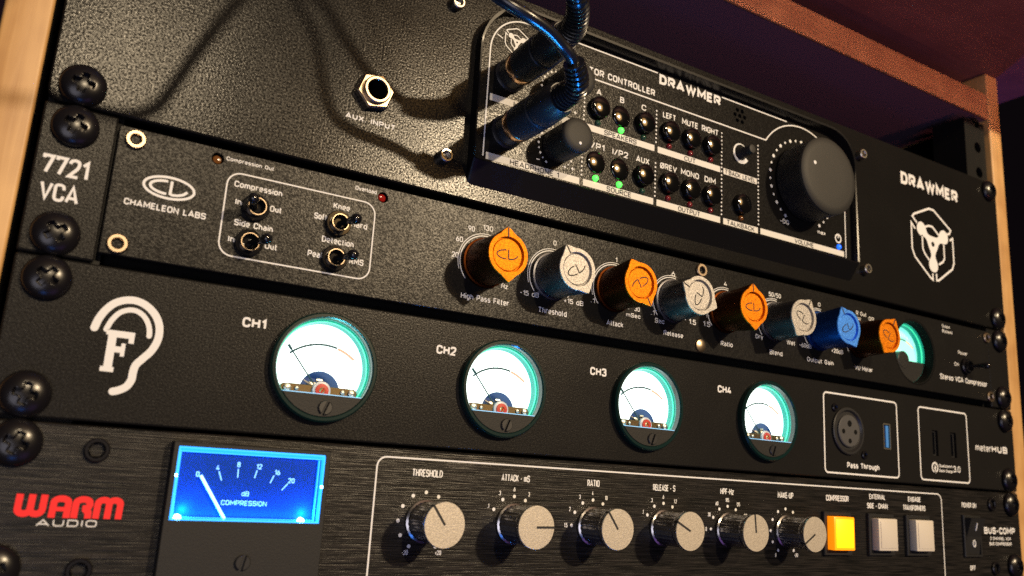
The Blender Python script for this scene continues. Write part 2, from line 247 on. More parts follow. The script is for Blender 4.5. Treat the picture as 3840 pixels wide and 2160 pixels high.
class MB:
    def __init__(self): self.bm = bmesh.new()
    def v(self, x, d, z): return self.bm.verts.new((x, -d, z))
    def face(self, vs):
        try: return self.bm.faces.new(vs)
        except ValueError: return None
    def poly(self, pts, d):
        tris = tessellate_polygon([[Vector((x, z, 0)) for x, z in pts]])
        vs = [self.v(x, d, z) for x, z in pts]
        for t in tris: self.face([vs[i] for i in t])
        return self
    def disc(self, x, z, r, d, n=24): self.face([self.v(a, d, b) for a, b in circ(x, z, r, n)]); return self
    def ribbon(self, pts, w, d, closed=False, taper=None):
        n = len(pts); L = []; R = []
        for i in range(n):
            p = Vector(pts[i])
            a = Vector(pts[i - 1]) if (i > 0 or closed) else None
            b = Vector(pts[(i + 1) % n]) if (i < n - 1 or closed) else None
            if a is None: t = (b - p).normalized(); nn = Vector((-t.y, t.x)); k = 1
            elif b is None: t = (p - a).normalized(); nn = Vector((-t.y, t.x)); k = 1
            else:
                t1 = (p - a).normalized(); t2 = (b - p).normalized(); t = (t1 + t2)
                if t.length < 1e-6: t = t1
                t.normalize(); nn = Vector((-t.y, t.x)); k = 1 / max(0.45, nn.dot(Vector((-t1.y, t1.x))))
            ww = w if taper is None else w * taper[i]
            L.append(self.v(p.x + nn.x * ww / 2 * k, d, p.y + nn.y * ww / 2 * k)); R.append(self.v(p.x - nn.x * ww / 2 * k, d, p.y - nn.y * ww / 2 * k))
        for i in range(n if closed else n - 1):
            j = (i + 1) % n
            self.face([R[i], R[j], L[j], L[i]])
        return self
    def plate(self, outline, d0, d1, holes=(), c=0.0, back=False):
        """front at d0, back at d1 (< d0); holes go right through; c = chamfer of the outer front edge"""
        loops = [outline] + list(holes)
        if c:
            cx = sum(p[0] for p in outline) / len(outline); n = len(outline); ins = []
            for i in range(n):
                a = Vector(outline[i - 1]); p = Vector(outline[i]); b = Vector(outline[(i + 1) % n])
                t = ((p - a).normalized() + (b - p).normalized()).normalized()
                ins.append((p.x - t.y * c, p.y + t.x * c))
            front = [ins] + list(holes)
        else: front = loops
        tris = tessellate_polygon([[Vector((x, z, 0)) for x, z in lp] for lp in front])
        fv = [[self.v(x, d0, z) for x, z in lp] for lp in front]; flat = [q for lp in fv for q in lp]
        for t in tris: self.face([flat[i] for i in t])
        bv = [[self.v(x, d1, z) for x, z in lp] for lp in loops]
        for k in range(len(loops)):
            F = fv[k]; Bk = bv[k]; n = len(F)
            if c and k == 0:
                M = [self.v(x, d0 - c, z) for x, z in outline]
                for i in range(n):
                    j = (i + 1) % n; self.face([F[i], M[i], M[j], F[j]]); self.face([M[i], Bk[i], Bk[j], M[j]])
            else:
                for i in range(n):
                    j = (i + 1) % n; self.face([F[i], Bk[i], Bk[j], F[j]])
        if back:
            flat = [q for lp in bv for q in lp]
            for t in tris: self.face([flat[i] for i in t][::-1])
        return self
    def lathe(self, x, z, prof, n=40, cap0=False, cap1=True, a0=0.0):
        rings = []
        for r, d in prof: rings.append([self.v(a, d, b) for a, b in circ(x, z, max(r, 0.001), n, a0)])
        for A, Bq in zip(rings, rings[1:]):
            for i in range(n): j = (i + 1) % n; self.face([A[i], A[j], Bq[j], Bq[i]])
        if cap0: self.face(rings[0][::-1])
        if cap1: self.face(rings[-1])
        return self
    def loft(self, sections, cap=True):
        rings = [[self.v(x, d, z) for x, z in pts] for pts, d in sections]; n = len(rings[0])
        for A, Bq in zip(rings, rings[1:]):
            for i in range(n): j = (i + 1) % n; self.face([A[i], A[j], Bq[j], Bq[i]])
        if cap: self.face(rings[-1])
        return self
    def box(self, x0, x1, d0, d1, z0, z1, bev=0.0, seg=2):
        r = bmesh.ops.create_cube(self.bm, size=1)
        vs = r['verts']
        for q in vs:
            q.co = Vector(((x0 + x1) / 2 + q.co.x * (x1 - x0), -(d0 + d1) / 2 + q.co.y * abs(d1 - d0), (z0 + z1) / 2 + q.co.z * (z1 - z0)))
        if bev:
            es = list({e for q in vs for e in q.link_edges})
            bmesh.ops.bevel(self.bm, geom=es, offset=bev, segments=seg, affect='EDGES', profile=0.5)
        return self
    def tube(self, pts, radii, n=16, caps=True):
        P = [Vector((x, -d, z)) for x, d, z in pts]; rings = []; up = None
        for i, p in enumerate(P):
            t = (P[min(i + 1, len(P) - 1)] - P[max(i - 1, 0)]).normalized()
            if up is None: up = t.orthogonal().normalized()
            up = (up - t * up.dot(t)).normalized(); s = t.cross(up); r = radii[i] if isinstance(radii, (list, tuple)) else radii
            rings.append([self.bm.verts.new(p + r * (math.cos(2 * PI * k / n) * up + math.sin(2 * PI * k / n) * s)) for k in range(n)])
        for A, Bq in zip(rings, rings[1:]):
            for i in range(n): j = (i + 1) % n; self.face([A[i], A[j], Bq[j], Bq[i]])
        if caps: self.face(rings[0][::-1]); self.face(rings[-1])
        return self
    def text(self, s, x0, x1, z0, cap, d, bold=0.0):
        wt = (0.160 + 1.9 * bold) * cap; gap = 0.10 * cap + 0.95 * wt
        nat = []
        for ch in s: nat.append(0.24 * cap if ch == ' ' else GL[ch][0] * cap * 0.94 + (0 if GL[ch][0] == 0 else 0))
        total = sum(nat) + gap * (len(s) - 1) + wt
        k = 1.0 if x1 is None else (x1 - x0 - wt) / (total - wt)
        if k < 0.8: wt *= max(0.72, (k / 0.8) ** 0.5)
        x = x0 + wt / 2; lay = 0
        for ch, w in zip(s, nat):
            if ch != ' ':
                gw = max(w * k, 0.0)
                for st in GL[ch][1]:
                    P = [q if q == 'c' else ((x + q[0] * gw, z0 + wt / 2 + q[1] * (cap - wt)) + tuple(q[2:])) for q in st]
                    pts, closed = round_path(P, 0.40 * cap)
                    self.ribbon(pts, wt, d + 0.004 * (lay % 4), closed); lay += 1
            x += w * k + gap * k
        return self
    def ctext(self, s, xc, z0, cap, d, bold=0.0, cond=0.92):
        wt = (0.160 + 1.9 * bold) * cap; gap = 0.10 * cap + 0.95 * wt
        w = (sum(0.24 * cap if c == ' ' else GL[c][0] * cap * 0.94 for c in s) + gap * (len(s) - 1) + wt) * cond
        return self.text(s, xc - w / 2, xc + w / 2, z0, cap, d, bold)

WORLD_AT = {}
def empty(name, at, label=None, cat=None, group=None):
    o = bpy.data.objects.new(name, None); COL.objects.link(o); o.empty_display_size = 0.02
    o.location = Vector((at[0], -at[1], at[2])) * S; WORLD_AT[o.name] = Vector((at[0], -at[1], at[2]))
    if label: o['label'] = label
    if cat: o['category'] = cat
    if group: o['group'] = group
    return o
def obj(name, mb, material, parent=None, at=None, smooth=35, label=None, kind=None, cat=None):
    bm = mb.bm
    if len(bm.faces) and smooth is not None: bmesh.ops.recalc_face_normals(bm, faces=bm.faces)
    co = [q.co for q in bm.verts]
    if at is None:
        o3 = Vector([(min(c[i] for c in co) + max(c[i] for c in co)) / 2 for i in range(3)])
    else: o3 = Vector((at[0], -at[1], at[2]))
    for q in bm.verts: q.co = (q.co - o3) * S
    me = bpy.data.meshes.new(name); bm.to_mesh(me); bm.free(); me.materials.append(material)
    if smooth:
        me.shade_smooth(); me.set_sharp_from_angle(angle=math.radians(smooth))
    o = bpy.data.objects.new(name, me); COL.objects.link(o)
    WORLD_AT[o.name] = o3
    if parent: o.parent = parent; o.location = (o3 - WORLD_AT[parent.name]) * S
    else: o.location = o3 * S
    if label: o['label'] = label
    if kind: o['kind'] = kind
    if cat: o['category'] = cat
    return o
def mark(name, mb, material, parent, label=None):
    for f in mb.bm.faces:
        f.normal_update()
        if f.normal.y > 0.2: f.normal_flip()
    return obj(name, mb, material, parent, smooth=None, label=label)
def dup(o, parent, at, turn=None, label=None, mats=None):
    """copy a part and its sub-parts; at = world position in mm (x, d, z)"""
    c = o.copy(); COL.objects.link(c); c.parent = parent
    w = Vector((at[0], -at[1], at[2])); WORLD_AT[c.name] = w
    c.location = (w - WORLD_AT[parent.name]) * S
    if turn is not None: c.rotation_euler = (0, math.radians(turn), 0)
    if 'label' in c and not label: del c['label']
    if label: c['label'] = label
    for ch in list(o.children):
        k = ch.copy(); COL.objects.link(k); k.parent = c
    return c

# ------------------------------------------------------------------ shared parts
def cross_screw_mb(R=6.3, H=3.6, n=64, m=26):
    mb = MB(); rings = []
    for j in range(m + 1):
        rr = R * j / m; ring = []
        for i in range(n):
            a = 2 * PI * i / n; x = rr * math.cos(a); z = rr * math.sin(a)
            h = H * math.sqrt(max(0, 1 - (rr / R) ** 2 * 0.97)) ** 0.9
            u, w = abs(x), abs(z)
            arm = max(min(1, (0.95 - min(u, w)) / 0.25), 0) * max(min(1, (3.1 - max(u, w)) / 0.6), 0)
            core = max(0, min(1, (1.7 - rr) / 0.3))
            ring.append((x, h - 1.9 * max(arm, core), z))
        rings.append(ring)
    vr = [[mb.v(*p) for p in r] for r in rings[1:]]
    c = mb.v(0, rings[0][0][1], 0)
    for i in range(n): mb.face([c, vr[0][i], vr[0][(i + 1) % n]])
    for A, Bq in zip(vr, vr[1:]):
        for i in range(n): j = (i + 1) % n; mb.face([A[i], Bq[i], Bq[j], A[j]])
    return mb
def hex_screw_mb(R, H, r):
    return MB().lathe(0, 0, [(R, 0), (R, H - 0.35), (R - 0.35, H), (r + 0.25, H)], 32, cap1=False).lathe(0, 0, [(r + 0.25, H), (r, H - 0.3), (r, H - 1.6), (0.02, H - 1.9)], 6)
def slot_screw_mb(R, H, w=0.7, ang=20):
    mb = MB(); a = math.radians(ang); n = 20
    for s in (1, -1):
        t0 = math.asin(w / 2 / R)
        pts = [(R * math.cos(t), R * math.sin(t)) for t in [t0 + (PI - 2 * t0) * i / n for i in range(n + 1)]]
        if s < 0: pts = [(-x, -z) for x, z in pts]
        ca, sa = math.cos(-a), math.sin(-a)
        pts = [(-z, x) for x, z in pts]
        pts = [(x * ca - z * sa, x * sa + z * ca) for x, z in pts]
        mb.plate(pts, H, 0, c=0.25)
    mb.lathe(0, 0, [(R * 0.98, 0), (R * 0.98, H - 0.8)], 32)
    return mb
PROTO = {}
def place(key, builder, name, material, parent, at, turn=None, label=None):
    """first use builds the part at its place, later uses copy it"""
    if key not in PROTO:
        mb = builder()
        o = obj(name, mb, material, None, at=(0, 0, 0))
        PROTO[key] = o; c = o
        o.parent = parent; w = Vector((at[0], -at[1], at[2])); o.location = (w - WORLD_AT[parent.name]) * S
        WORLD_AT[o.name] = w
        if turn is not None: o.rotation_euler = (0, math.radians(turn), 0)
        if label: o['label'] = label
        return o
    return dup(PROTO[key], parent, at, turn, label)
def rack_screw(parent, x, z, turn): place('rack_screw', cross_screw_mb, 'rack_screw', SCREWB, parent, (x, 0.02, z), turn)

U = 44.45
# ------------------------------------------------------------------ the setting
def struct(name, mb, material): return obj(name, mb, material, None, smooth=None, kind='structure')
struct('wall', MB().box(-1800, 1800, -903, -900, -900, 1500), WALLM)
struct('ceiling', MB().box(-1800, 1800, -900, 2600, 1500, 1503), CEILM)

# overhanging board above the rack
obj('overhanging_board', MB().box(-420, 292, -420, 105, 207, 232, 1.5), BOARDW, None, label='dark reddish board overhanging the top of the pine rack', cat='board')

# rack cabinet
cab = empty('rack_cabinet', (0, -150, -180), 'open pine rack cabinet whose two upright sides carry the black audio units', 'rack cabinet')
for s, (x0, x1) in ((-1, (-255.5, -243.4)), (1, (243.4, 255.5))):
    obj('side_panel', MB().box(x0, x1, -330, -2, -180, 206.6, 1.0, 3), PINE, cab)
for s in (-1, 1):
    xa, xb = sorted((s * 243.3, s * 242.9))
    obj('inner_shade_sheet', MB().box(xa, xb, -328, -8, -178, 175.5), DARK, cab)  # black sheets added over the pine to keep the interior dark
sf = obj('shelf', MB().box(-243.2, 243.2, -330, -4.0, 176, 192, 0.3), DARKW, cab)
obj('shelf_front', MB().box(-243.2, 243.2, -4.0, -2.2, 175.9, 192.1, 0.5), SHELFW, sf)  # split off so the shelf's front keeps its wood tone unshaded
obj('back_panel', MB().box(-243.2, 243.2, -333, -331, -180, 206), DARK, cab)
for s in (-1, 1):
    xs = sorted((s * 222.0, s * 240.5))
    holes = []
    k = -2
    while k < 4:
        for off in (6.35, 22.225, 38.1):
            holes.append(circ(s * 232.55, k * U + off, 3.3, 16))
        k += 1
    obj('rack_rail', MB().plate(rrect(xs[0], xs[1], -100, 172, 0.5), -4.0, -6.0, holes), RAIL, cab)
    xi = s * 222.0
    obj('rail_flange', MB().box(min(xi, xi - s * 1.8), max(xi, xi - s * 1.8), -24, -4.0, -100, 172), RAIL, cab)

# ------------------------------------------------------------------ 1: two-unit mounting panel
mp = empty('mounting_panel', (0, -2, U), 'large textured black mounting panel around the monitor controller with a hex input socket', 'rack panel')
obj('plate', MB().plate(rrect(-241.0, 241.0, U + 0.55, 3 * U - 0.5, 3.5), 0, -3, [circ(-145.5, 74.6, 4.6, 24)], c=0.5), POWDER, mp)
rack_screw(mp, -232.55, 50.8, 8); rack_screw(mp, 232.55, 50.8, 30); rack_screw(mp, 232.55, 127.0, 12); rack_screw(mp, -232.55, 127.0, 40)
for i, (x, z) in enumerate(((-116.9, 58.6), (-116.9, 119.6), (116.9, 58.8), (116.4, 119.4))):
    place('mount_screw', lambda: hex_screw_mb(2.6, 3.0, 1.45), 'mounting_screw', STEEL, mp, (x, 0.02, z), 15 * i)
jk = obj('input_socket', MB().lathe(-145.5, 74.7, [(6.9, 0.05), (6.9, 2.5), (6.3, 3.0), (4.9, 3.0)], 6, cap1=False, a0=0.2).lathe(-145.5, 74.7, [(4.9, 2.6), (4.9, 4.2), (4.5, 4.6), (3.8, 4.6), (3.5, 4.2), (3.5, -3)], 40, cap1=False), NICKEL, mp)
obj('socket_bore', MB().lathe(-145.5, 74.7, [(3.4, 3.4), (3.4, -6)], 24), DARK, jk)
mark('lettering', MB().text('AUX. INPUT', -154.5, -136.2, 63.4, 1.95, 0.09, 0.03), PRINT, mp)
mark('lettering', MB().text('DRAWMER', 150.3, 201.6, 112.4, 7.0, 0.09, 0.048), PRINT, mp)
def emblem(cx, cz, k, d, w):
    """hexagon in three broken strokes round a three-lobed rotor; k = mm per unit (half height 19.6)"""
    mb = MB(); T = lambda pts: [(cx + x * k, cz + z * k) for x, z in pts]
    mb.ribbon(T([(-13.0, 9.2), (-16.6, 12.0), (-15.0, 13.6), (-2.0, 19.2), (2.0, 19.2), (16.6, 10.9), (15.2, 8.6), (12.8, 8.0)]), w, d)
    mb.ribbon(T([(-14.6, 5.6), (-17.8, 8.4), (-17.9, -5.5), (-15.9, -9.6), (-3.6, -18.6), (-1.5, -19.4), (-1.5, -16.0)]), w, d)
    mb.ribbon(T([(15.2, 5.0), (17.9, 6.6), (17.9, -7.2), (16.2, -10.6), (3.4, -19.0), (1.7, -19.2), (1.7, -15.6)]), w, d)
    mb.ribbon(T([(-6.0, 8.4), (-2.6, 9.6), (0.4, 9.6), (5.6, 6.0)]), w, d)
    mb.ribbon(T([(-8.9, 3.4), (-8.9, -4.0), (-7.4, -6.4), (-3.9, -9.3)]), w, d)
    mb.ribbon(T([(9.6, 1.6), (9.6, -6.0), (8.0, -8.2), (4.3, -10.2)]), w, d)
    half = [(2.6, 3.4), (4.2, 2.3), (6.0, 1.75), (7.4, 2.0), (8.8, 3.0), (10.2, 3.65), (11.6, 3.85), (13.0, 3.6), (14.2, 2.8), (15.0, 1.5), (15.25, 0)]
    out = []
    for ang in (30, 145, 268):
        a = math.radians(ang)
        for u, b in [(u, -b) for u, b in half] + [(u, b) for u, b in half[-2::-1]]:
            out.append((u * math.cos(a) - b * math.sin(a), u * math.sin(a) + b * math.cos(a)))
    n = 40; hole = circ(0, 0, 1.4, 16)
    tris = tessellate_polygon([[Vector((x, z, 0)) for x, z in out], [Vector((x, z, 0)) for x, z in hole]])
    vs = [mb.v(cx + x * k, d, cz + z * k) for x, z in out + hole]
    for t in tris: mb.face([vs[i] for i in t])
    return mb
mark('emblem', emblem(175.9, 83.5, 1.03, 0.09, 1.15), PRINT, mp)

# ------------------------------------------------------------------ 2: monitor controller
mc = empty('monitor_controller', (0, 0, 51), 'black monitor controller with big volume knob and rows of glossy round buttons', 'monitor controller')
FD = 1.4           # depth of its face in front of the panel
def case():
    mb = MB()
    outer = rrect(-107.3, 107.3, 51.0, 125.4, (2.5, 2.5, 20, 20), 10); inner = rrect(-106.1, 106.1, 60.4, 123.4, (0.6, 0.6, 18.2, 18.2), 10)
    def bulge(pts, k): return [(x, 0) for x in pts]
    n = len(outer)
    A = [mb.v(x, 0.0, z) for x, z in outer]
    prof = []
    for t in (0.25, 0.5, 0.75, 1.0):          # rounded bottom lip, flat rim elsewhere
        ring = []
        for (xo, zo), (xi, zi) in zip(outer, inner):
            low = max(0.0, min(1.0, (70 - zo) / 10)); top = max(0.0, min(1.0, (zo - 105) / 14))
            dmax = 4.4 + 1.8 * top
            zz = zo + (zi - zo) * low * (1 - math.cos(t * PI / 2)) * 0.9
            if low > 0.5: zz = zo + (zi - 1.2 - zo) * t
            ring.append(mb.v(xo, (5.0 if low > 0.5 else dmax) * t, zz))
        prof.append(ring)
    rim = []
    for (xo, zo), (xi, zi) in zip(outer, inner):
        low = max(0.0, min(1.0, (70 - zo) / 10)); top = max(0.0, min(1.0, (zo - 105) / 14))
        sx = 0.7 if xo < 0 else -0.7
        if abs(xo) < 100: sx = 0
        rim.append(mb.v(xo + sx, 4.6 if low > 0.5 else 4.4 + 1.8 * top, zi - 0.6 if low > 0.5 else (zo - 1.1 * top)))
    inn = [mb.v(xi, FD - 0.6, zi) for xi, zi in inner]
    rings = [A] + prof + [rim, inn]
    for P_, Q in zip(rings, rings[1:]):
        for i in range(n): j = (i + 1) % n; mb.face([P_[i], P_[j], Q[j], Q[i]])
    return mb
obj('case', case(), CASE, mc, smooth=30)
face_holes = []
BTN = [(x, 96.2) for x in (-50.6, -38.6, -26.7, -12.7, -0.6, 11.5)] + [(x, 72.9) for x in (-50.6, -38.6, -26.7, -12.7, -0.6, 11.5)] + [(30.0, 72.9)]
for x, z in BTN: face_holes.append(circ(x, z, 4.75, 28))
SPK = [(29.8, 116.0)] + [(29.8 + 3.05 * math.cos(math.radians(a)), 116.0 + 3.05 * math.sin(math.radians(a))) for a in range(0, 360, 60)]
for x, z in SPK: face_holes.append(circ(x, z, 1.05, 14))
obj('face_plate', MB().plate(rrect(-106.05, 106.4, 60.2, 123.8, (0.4, 0.4, 18.2, 18.2), 10), FD, FD - 1.5, face_holes), FACE, mc)
obj('rear_chassis', MB().box(-104, 104, -160, -0.4, 53, 122, 1), DARK, mc)
PRESSED = {1, 6, 7}
def button_mb():
    mb = MB()
    return mb.lathe(0, 0, [(4.5, -5), (4.5, -0.5), (4.42, -0.2), (4.2, 0.0), (3.2, 0.22), (2.2, 0.38), (1.1, 0.48), (0.02, 0.51)], 40)
for i, (x, z) in enumerate(BTN):
    place('push_button', button_mb, 'push_button', BTNM, mc, (x, FD + (0.5 if i in PRESSED else 2.9), z),
          label='glossy round push button pressed in' if i in PRESSED else None)
LED = [(-50.6, 89.8, 'g'), (-38.6, 89.9, 'G'), (-26.8, 89.9, 'g'), (-12.7, 89.6, 'r'), (-0.6, 89.6, 'r'), (11.4, 89.6, 'r'),
       (-50.6, 66.1, 'G'), (-38.7, 66.2, 'G'), (-26.7, 66.2, 'g'), (-12.8, 66.2, 'r'), (-0.6, 66.2, 'r'), (11.5, 66.2, 'r'), (29.9, 66.5, 'a'), (96.4, 66.2, 'B')]
def led_mb(): return MB().lathe(0, 0, [(1.3, 0), (1.25, 0.5), (1.0, 1.0), (0.55, 1.3), (0.02, 1.4)], 20)
for x, z, k in LED:
    mt_, lb = {'g': (G_OFF, 'unlit green indicator light'), 'G': (G_ON, 'glowing green indicator light'), 'r': (R_OFF, 'unlit red indicator light'), 'a': (A_OFF, 'amber indicator light'), 'B': (B_ON, 'glowing blue power light')}[k]
    place('led' + k, led_mb, 'indicator_light', mt_, mc, (x, FD, z), label=lb)
def pot(name, x, z, R, D, rings, dot=None, label=None):
    mb = MB().lathe(x, z, rings, 56)
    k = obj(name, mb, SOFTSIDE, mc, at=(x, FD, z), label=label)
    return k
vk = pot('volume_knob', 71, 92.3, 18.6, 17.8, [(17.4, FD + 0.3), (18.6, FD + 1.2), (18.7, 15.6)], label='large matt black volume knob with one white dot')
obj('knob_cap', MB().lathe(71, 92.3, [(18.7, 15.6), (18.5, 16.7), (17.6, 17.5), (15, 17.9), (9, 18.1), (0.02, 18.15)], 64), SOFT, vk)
obj('pointer_dot', MB().lathe(60.2, 95.9, [(0.95, 17.6), (0.9, 18.15), (0.02, 18.3)], 16), PRINT, vk)
for x, z, dx, dz in ((-69.8, 74.4, 0.4, -3.4), (-69.8, 98.0, -4.3, 1.4)):
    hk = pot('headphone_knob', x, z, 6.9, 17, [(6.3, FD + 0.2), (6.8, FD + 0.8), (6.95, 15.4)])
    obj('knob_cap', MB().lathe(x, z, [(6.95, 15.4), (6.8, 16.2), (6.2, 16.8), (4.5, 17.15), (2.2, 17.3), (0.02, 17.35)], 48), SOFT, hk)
    obj('pointer_dot', MB().lathe(x + dx, z + dz, [(0.62, 17.0), (0.6, 17.35), (0.02, 17.4)], 14), PRINT, hk)
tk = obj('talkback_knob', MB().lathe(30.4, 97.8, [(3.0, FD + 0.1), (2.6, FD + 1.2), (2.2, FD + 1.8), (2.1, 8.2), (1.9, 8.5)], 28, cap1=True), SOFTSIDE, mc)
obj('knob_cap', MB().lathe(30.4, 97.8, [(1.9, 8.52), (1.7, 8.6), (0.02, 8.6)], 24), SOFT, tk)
obj('pointer_dot', MB().lathe(30.2, 97.0, [(0.4, 8.62), (0.02, 8.7)], 10), DARKINK, tk)
for z in (74.0, 97.0):
    hj = obj('headphone_socket', MB().lathe(-93, z, [(6.6, FD), (6.6, FD + 1.6), (5.9, FD + 2.2), (5.6, 4.2), (5.6, 8.6), (5.1, 9.0)], 40), BLACKP, mc)
# printing on the controller face
P0 = FD + 0.09
mark('outline_marking', MB().ribbon([(-101.8, 62.6)] + arc(-85.9, 106.0, 15.9, 180, 90, 14) + [(-19.6, 121.9)], 0.55, P0)
     .ribbon([(18.4, 121.9), (61.0, 121.9)], 0.55, P0).ribbon([(101.8, 61.7), (101.8, 104.0)], 0.55, P0)
     .ribbon([(-64.5, 108.6), (46.2, 108.6)] + arc(71, 92.3, 29.3, 146.2, 52, 26), 0.6, P0).ribbon([(-99.3, 113.0), (-96.7, 112.0)], 0.4, P0)
     .ribbon([(-78.0, 108.6), (-74.0, 108.6)], 0.6, P0), PRINT, mc)
mark('lettering', MB().text('DRAWMER', -18.6, 17.6, 117.2, 4.7, P0, 0.048), PRINT, mc)
mark('lettering', MB().text('MONITOR CONTROLLER', -65.4, -20.9, 110.5, 3.0, P0, 0.02), PRINT, mc)
mark('emblem', emblem(-90.4, 112.4, 0.295, P0, 0.42), PRINT, mc)
for cols in ((-57.4, ((66, 104.2),)), (-19.7, ((89.9, 104.2), (65.8, 80.4))), (18.4, ((66.0, 104.4),)), (41.4, ((66.2, 104.4),))):
    mb = MB()
    for a, b in cols[1]:
        n = int(round((b - a) / 1.86))
        for i in range(n + 1): mb.disc(cols[0], a + (b - a) * i / n, 0.42, P0, 10)
    mark('dotted_line', mb, PRINT, mc)
def scale_dots(mb, x, z, r, a0, a1, n, big, small, d, every=2):
    for i in range(n):
        a = math.radians(a0 + (a1 - a0) * i / (n - 1)); mb.disc(x + r * math.sin(a), z + r * math.cos(a), big if i % every == 0 else small, d, 12)
    return mb
mb = scale_dots(MB(), 71, 92.3, 21.6, -147, 147, 29, 0.85, 0.6, P0)
mb.text('-', 55.6, 57.2, 70.1, 2.2, P0).ribbon([(59.4 + 1.9 * math.sin(t) , 71.2 + 1.0 * math.sin(2 * t)) for t in [i * 2 * PI / 24 for i in range(24)]], 0.45, P0, True).text('max', 81.3, 87.0, 70.1, 1.9, P0, 0.02)
mark('scale_marking', mb, PRINT, mc)
for z in (74.2, 98.0):
    mb = scale_dots(MB(), -69.8, z, 8.2, -148, 148, 21, 0.5, 0.38, P0)
    mb.box(-78.6, -77.2, P0 - 0.02, P0, z - 7.1, z - 6.7).box(-62.4, -61.0, P0 - 0.02, P0, z - 7.0, z - 6.6).box(-61.9, -61.5, P0 - 0.03, P0 - 0.01, z - 7.5, z - 6.1)
    mark('scale_marking', mb, PRINT, mc)
cr = MB()
a_ = [math.radians(t) for t in range(-30, -301, -9)]
cr.ribbon([(30.4 + 4.3 * math.cos(t), 97.9 + 4.3 * math.sin(t)) for t in a_], 1.7, P0, taper=[1.1 - 0.9 * i / (len(a_) - 1) for i in range(len(a_))])
mark('level_crescent', cr, PRINT, mc)
mark('power_symbol', MB().ribbon(circ(96.3, 70.5, 2.0, 24), 0.75, P0, True).box(95.95, 96.65, P0 - 0.02, P0 + 0.005, 70.6, 72.0), PRINT, mc)
BARS = [((-100.6, -58.3), 61.75, 'HEADPHONE 1', (-90.2, -68.0)), ((-100.6, -58.3), 85.3, 'HEADPHONE 2', (-90.2, -67.6)), ((-56.5, -20.5), 85.5, 'SPEAKERS', (-47.0, -30.2)), ((-56.5, -20.5), 61.8, 'SOURCE', (-44.8, -32.2)),
        ((-18.7, 17.5), 85.4, 'CUT', (-3.7, 2.8)), ((-18.7, 17.6), 61.8, 'OUTPUT', (-6.8, 5.8)), ((19.5, 40.5), 85.2, "T'BACK LEVEL", (20.4, 39.6)), ((19.5, 41.0), 61.8, 'TALKBACK', (21.6, 38.7)), ((42.6, 100.3), 61.9, 'VOLUME', (65.2, 78.3))]
for (xa, xb), z0, s, (ta, tb) in BARS:
    o = mark('section_bar', MB().poly([(xa, z0), (xb, z0), (xb, z0 + 2.75), (xa, z0 + 2.75)], P0), BARINK, mc)
    mark('lettering', MB().text(s, ta, tb, z0 + 0.3, 2.15, P0 + 0.09, 0.0), DARKINK, o)
for s, xa, xb, z, c in (('A', -51.6, -49.1, 102.3, 2.6), ('B', -39.5, -37.3, 102.3, 2.6), ('C', -28.0, -25.5, 102.3, 2.6), ('LEFT', -16.2, -8.8, 102.3, 2.7), ('MUTE', -5.3, 4.1, 102.2, 2.8), ('RIGHT', 6.3, 16.4, 102.3, 2.8),
                        ('I/P1', -54.2, -46.6, 78.5, 2.7), ('I/P2', -42.5, -34.4, 78.5, 2.7), ('AUX', -30.2, -23.0, 78.6, 2.7), ('\u00d8REV', -17.2, -7.8, 78.9, 2.6), ('MONO', -5.5, 4.9, 78.9, 2.7), ('DIM', 8.2, 14.8, 78.9, 2.7)):
    mark('lettering', MB().text(s, xa, xb, z, c, P0, 0.014), PRINT, mc)

# ------------------------------------------------------------------ 3: headphone leads
def spline(pts, n=8):
    P = [Vector(p) for p in pts]; out = []
    for i in range(len(P) - 1):
        a = P[max(i - 1, 0)]; b = P[i]; c = P[i + 1]; d = P[min(i + 2, len(P) - 1)]
        for k in range(n):
            t = k / n
            out.append(tuple(0.5 * ((2 * b) + (c - a) * t + (2 * a - 5 * b + 4 * c - d) * t * t + (3 * b - a - 3 * c + d) * t ** 3)))
    out.append(tuple(P[-1])); return out
def lead(z, relief, cable, label):
    ld = empty('headphone_lead', (-93, 12, z), label, 'headphone cable', 'headphone leads plugged into the controller')
    obj('plug_collar', MB().lathe(-93, z, [(5.2, 9.1), (6.2, 9.3), (6.5, 9.9), (6.5, 12.6), (6.2, 13.0)], 40), GOLD, ld)
    obj('plug_barrel', MB().lathe(-93, z, [(6.2, 12.9), (6.6, 13.4), (6.7, 26.0), (6.35, 26.4), (6.35, 27.2), (6.6, 27.6), (6.2, 37.0), (5.2, 39.5)], 40), BLACKP, ld)
    sp = spline(relief, 14)
    L = [0]
    for a, b in zip(sp, sp[1:]): L.append(L[-1] + (Vector(a) - Vector(b)).length)
    pts = []; rad = []
    N = 150
    for i in range(N + 1):
        s = L[-1] * i / N
        k = max(j for j in range(len(L)) if L[j] <= s + 1e-9); k = min(k, len(sp) - 2)
        t = (s - L[k]) / max(1e-6, L[k + 1] - L[k])
        pts.append(tuple(Vector(sp[k]).lerp(Vector(sp[k + 1]), t)))
        rad.append((4.7 - 1.5 * i / N) + 0.32 * (1 if math.sin(2 * PI * s / 1.75) > 0 else -1))
    obj('strain_relief', MB().tube(pts, rad, 24), CABLE, ld, smooth=60)
    obj('cord', MB().tube(spline(cable, 8), 2.0, 16), CABLE, ld, smooth=60)
    return ld
lead(74.0, [(-93, 37, 74), (-93, 42, 74), (-93.3, 46.5, 73.9), (-94.6, 50.2, 74.4), (-96.8, 53, 75.9), (-99.8, 55.5, 77.8)],
     [(-98.6, 54.7, 77.0), (-102.5, 57, 79.0), (-106.6, 58, 80.8), (-113, 60, 82.6), (-120.5, 61, 84.0), (-127.5, 60, 86.2), (-132.5, 57.5, 90.2), (-136.5, 56, 99), (-140, 56, 111), (-146.6, 58, 122), (-157, 72, 150), (-168, 110, 190), (-178, 150, 260), (-180, 160, 340)],
     'lower headphone lead with copper collared plug and thin cord shining blue')
